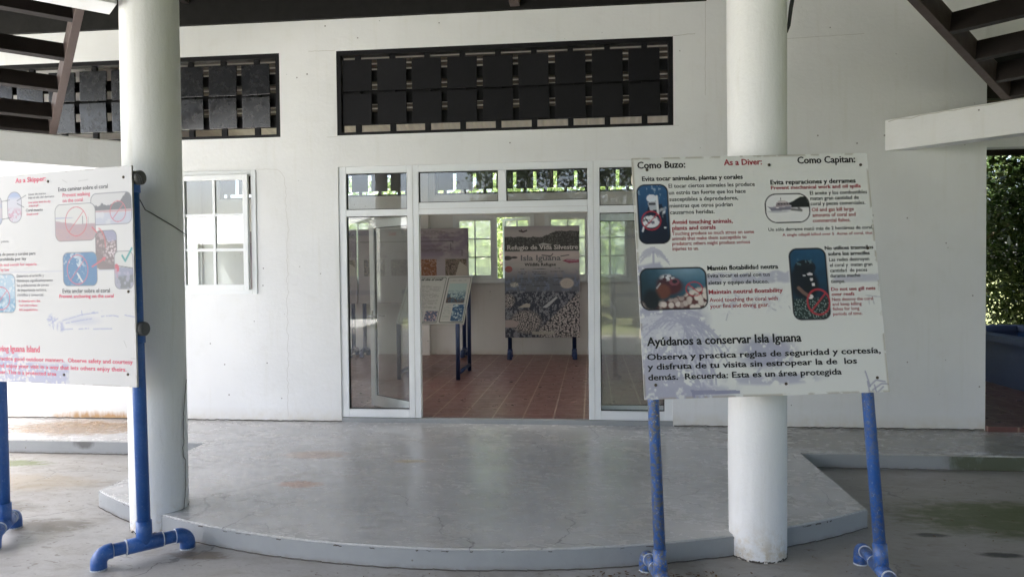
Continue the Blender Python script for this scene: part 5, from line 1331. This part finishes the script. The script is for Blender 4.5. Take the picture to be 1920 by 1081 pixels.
td = tree("dark_tree", "dense dark green tree over the blue trough beyond the building corner", 8.7, 6.0, 4.5, 1.9, 2.2, 2.6, 2.75, 15000, 0.15, 9, "leaf_dark", GT, 46)
again(td, 11.4, 8.5, 2.2, 1.25, "darker tree behind the one over the blue trough", GT)
again(td, 7.2, 10.0, 4.0, 1.15, "dark tree just behind the building corner", GT)
again(td, 11.5, 4.2, 1.1, 1.1, "dark tree right of the blue trough", GT)
again(td, 8.9, 4.7, 5.2, 0.68, "low dark bushy tree close behind the blue trough", GT)
again(td, 7.3, 7.6, 0.7, 0.72, "low dark bushy tree beside the building corner", GT)
sh = tree("leafy_shrub", "low sunlit shrub right behind the blue trough", 7.75, 4.6, 0.9, 0.9, 1.1, 0.8, 1.15, 3500, 0.13, 21, "leaf_bright", "shrubs beside the terrace", 18)
again(sh, 8.3, 6.6, 1.4, 1.15, "second low sunlit shrub farther along the terrace edge", "shrubs beside the terrace")

# what the glass and the gloss mirror: a white building, lawn shrubs and a palm in front of the porch
nb_ = empty("neighbour_building", (-11, -21, -0.26), "low white neighbouring building across the lawn", "building")
k = MB(); k.box(-9, 9, -3, 3, 0, 2.9); k.build("wall", M["far_wall_white"], nb_)
k = MB(); k.quad([(-9.6, 3.6, 2.85), (9.6, 3.6, 2.85), (9.6, 0, 4.2), (-9.6, 0, 4.2)]); k.quad([(9.6, -3.6, 2.85), (-9.6, -3.6, 2.85), (-9.6, 0, 4.2), (9.6, 0, 4.2)])
k.build("roof", M["zinc_roof"], nb_)
def palm(x, y, h, seed):
    e = empty("coconut_palm", (x, y, -0.26), "coconut palm with drooping fronds mirrored in the window", "palm")
    k = MB(); k.tube([(0, 0, 0), (.1, .02, h * .3), (.22, .05, h * .65), (.25, .06, h)], [.16, .13, .11, .10], 12); k.build("trunk", M["trunk_bark"], e)
    rng = random.Random(seed)
    for i in range(16):
        a = i * 2.4 + rng.gauss(0, .1); el = .9 - 1.1 * (i / 16); k = MB(); L = 2.3
        pts = []
        for j in range(12):
            t = j / 11; r_ = L * t * math.cos(el * (1 - t * .6)); z = L * t * math.sin(el) - 1.15 * t * t
            pts.append(Vector((.25 + math.cos(a) * r_, .06 + math.sin(a) * r_, h + z)))
        k.tube(pts, [.02 * (1 - j / 13) + .003 for j in range(12)], 5)
        sd_ = Vector((-math.sin(a), math.cos(a), 0))
        for j in range(1, 12):
            for m_ in (0, .5):
                q = pts[j - 1].lerp(pts[j], m_); tg = (pts[j] - pts[j - 1]).normalized(); ll = .55 * math.sin(math.pi * (.12 + .8 * (j + m_) / 12.5))
                for s in (-1, 1):
                    tip = q + sd_ * s * ll * .8 + tg * ll * .45 + Vector((0, 0, -ll * .42)); w = tg * .022
                    k.quad([q - w, q + w, tip + w * .2, tip - w * .2])
        k.build("frond", M["palm_leaf"], e)
palm(-7.3, -12.6, 2.6, 5)
GF = "shrubs on the lawn in front of the porch"
again(sh, -3.5, -16.5, .4, 1.5, "round shrub on the lawn mirrored in the entrance glass", GF)
again(sh, 1.5, -17.5, 2.4, 1.7, "larger round shrub on the lawn facing the entrance", GF)
GR = "trees screening the right side of the porch"  # added out of view to keep sky light off the right side
again(td, 13.5, -3.0, .4, 1.1, "dark tree beside the right side of the porch", GR)
again(td, 13.0, -9.0, 2.6, 1.2, "second dark tree beside the right side of the porch", GR)

again(td, 7.5, -15.5, 1.6, 1.3, "dark tree in front of the right half of the porch", GR)
again(td, 2.8, -18.5, 3.0, 1.2, "dark tree on the lawn opposite the entrance", GR)
again(td, 10.5, -13.0, 5.0, 1.3, "dark tree at the right front corner of the porch", GR)

GW = "tall trees beyond the lawn in front of the porch"  # added to block bright sky from the glass reflections
for i, (x, y, r_, s_) in enumerate(((-2, -31, .5, 2.3), (6, -33, 2.2, 2.5), (14, -30, 4.0, 2.4), (-40, -40, 1.1, 2.4))):
    again(td, x, y, r_, s_, ("tall tree beyond the lawn straight across from the entrance", "tall tree beyond the lawn right of the one facing the entrance", "rightmost tall tree beyond the lawn", "tall tree behind the neighbouring building")[i], GW)

# dry leaves and crumbs lying on the ground
def litter():
    rng = random.Random(77); k = MB()
    def leaf(x, y, z, s):
        a = rng.random() * 6.28; c, d = math.cos(a), math.sin(a); w = s * rng.uniform(.3, .5); cu_ = s * rng.uniform(.05, .3)
        P = lambda u, v, q: (x + c * u - d * v, y + d * u + c * v, z + .003 + q)
        k.quad([P(-s, 0, cu_), P(0, -w, 0), P(s, 0, cu_ * rng.random()), P(0, w, cu_ * .6)])
    for i in range(420):
        x = rng.gauss(.42, .26); y = rng.gauss(-3.40, .09)
        if y > -3.24 + .1 * abs(x - .2): continue
        leaf(x, y, ZG, rng.uniform(.006, .019))
    for i in range(160):
        x = rng.uniform(-3, 2.4); y = -3.40 - abs(rng.gauss(0, .12)) if x < 1 else rng.uniform(-3.4, -2.6)
        if abs(x) < 1.7: leaf(x, y, ZG, rng.uniform(.004, .010))
    for i in range(70):
        leaf(rng.uniform(-3.0, 1.2), rng.uniform(-2.9, -.3), ZP, rng.uniform(.005, .014))
    for i in range(90):
        leaf(rng.uniform(1.9, 4.0), rng.uniform(-3.3, -1.2), ZG, rng.uniform(.005, .014))
    for i in range(60):
        leaf(rng.uniform(-5.0, -3.7), rng.uniform(-3.0, -1.2), ZG, rng.uniform(.005, .012))
    tag(k.build("leaf_litter", M["leaf_litter_brown"]), "dry brown leaf litter and crumbs scattered over the concrete", "leaf litter", kind="stuff")
litter()
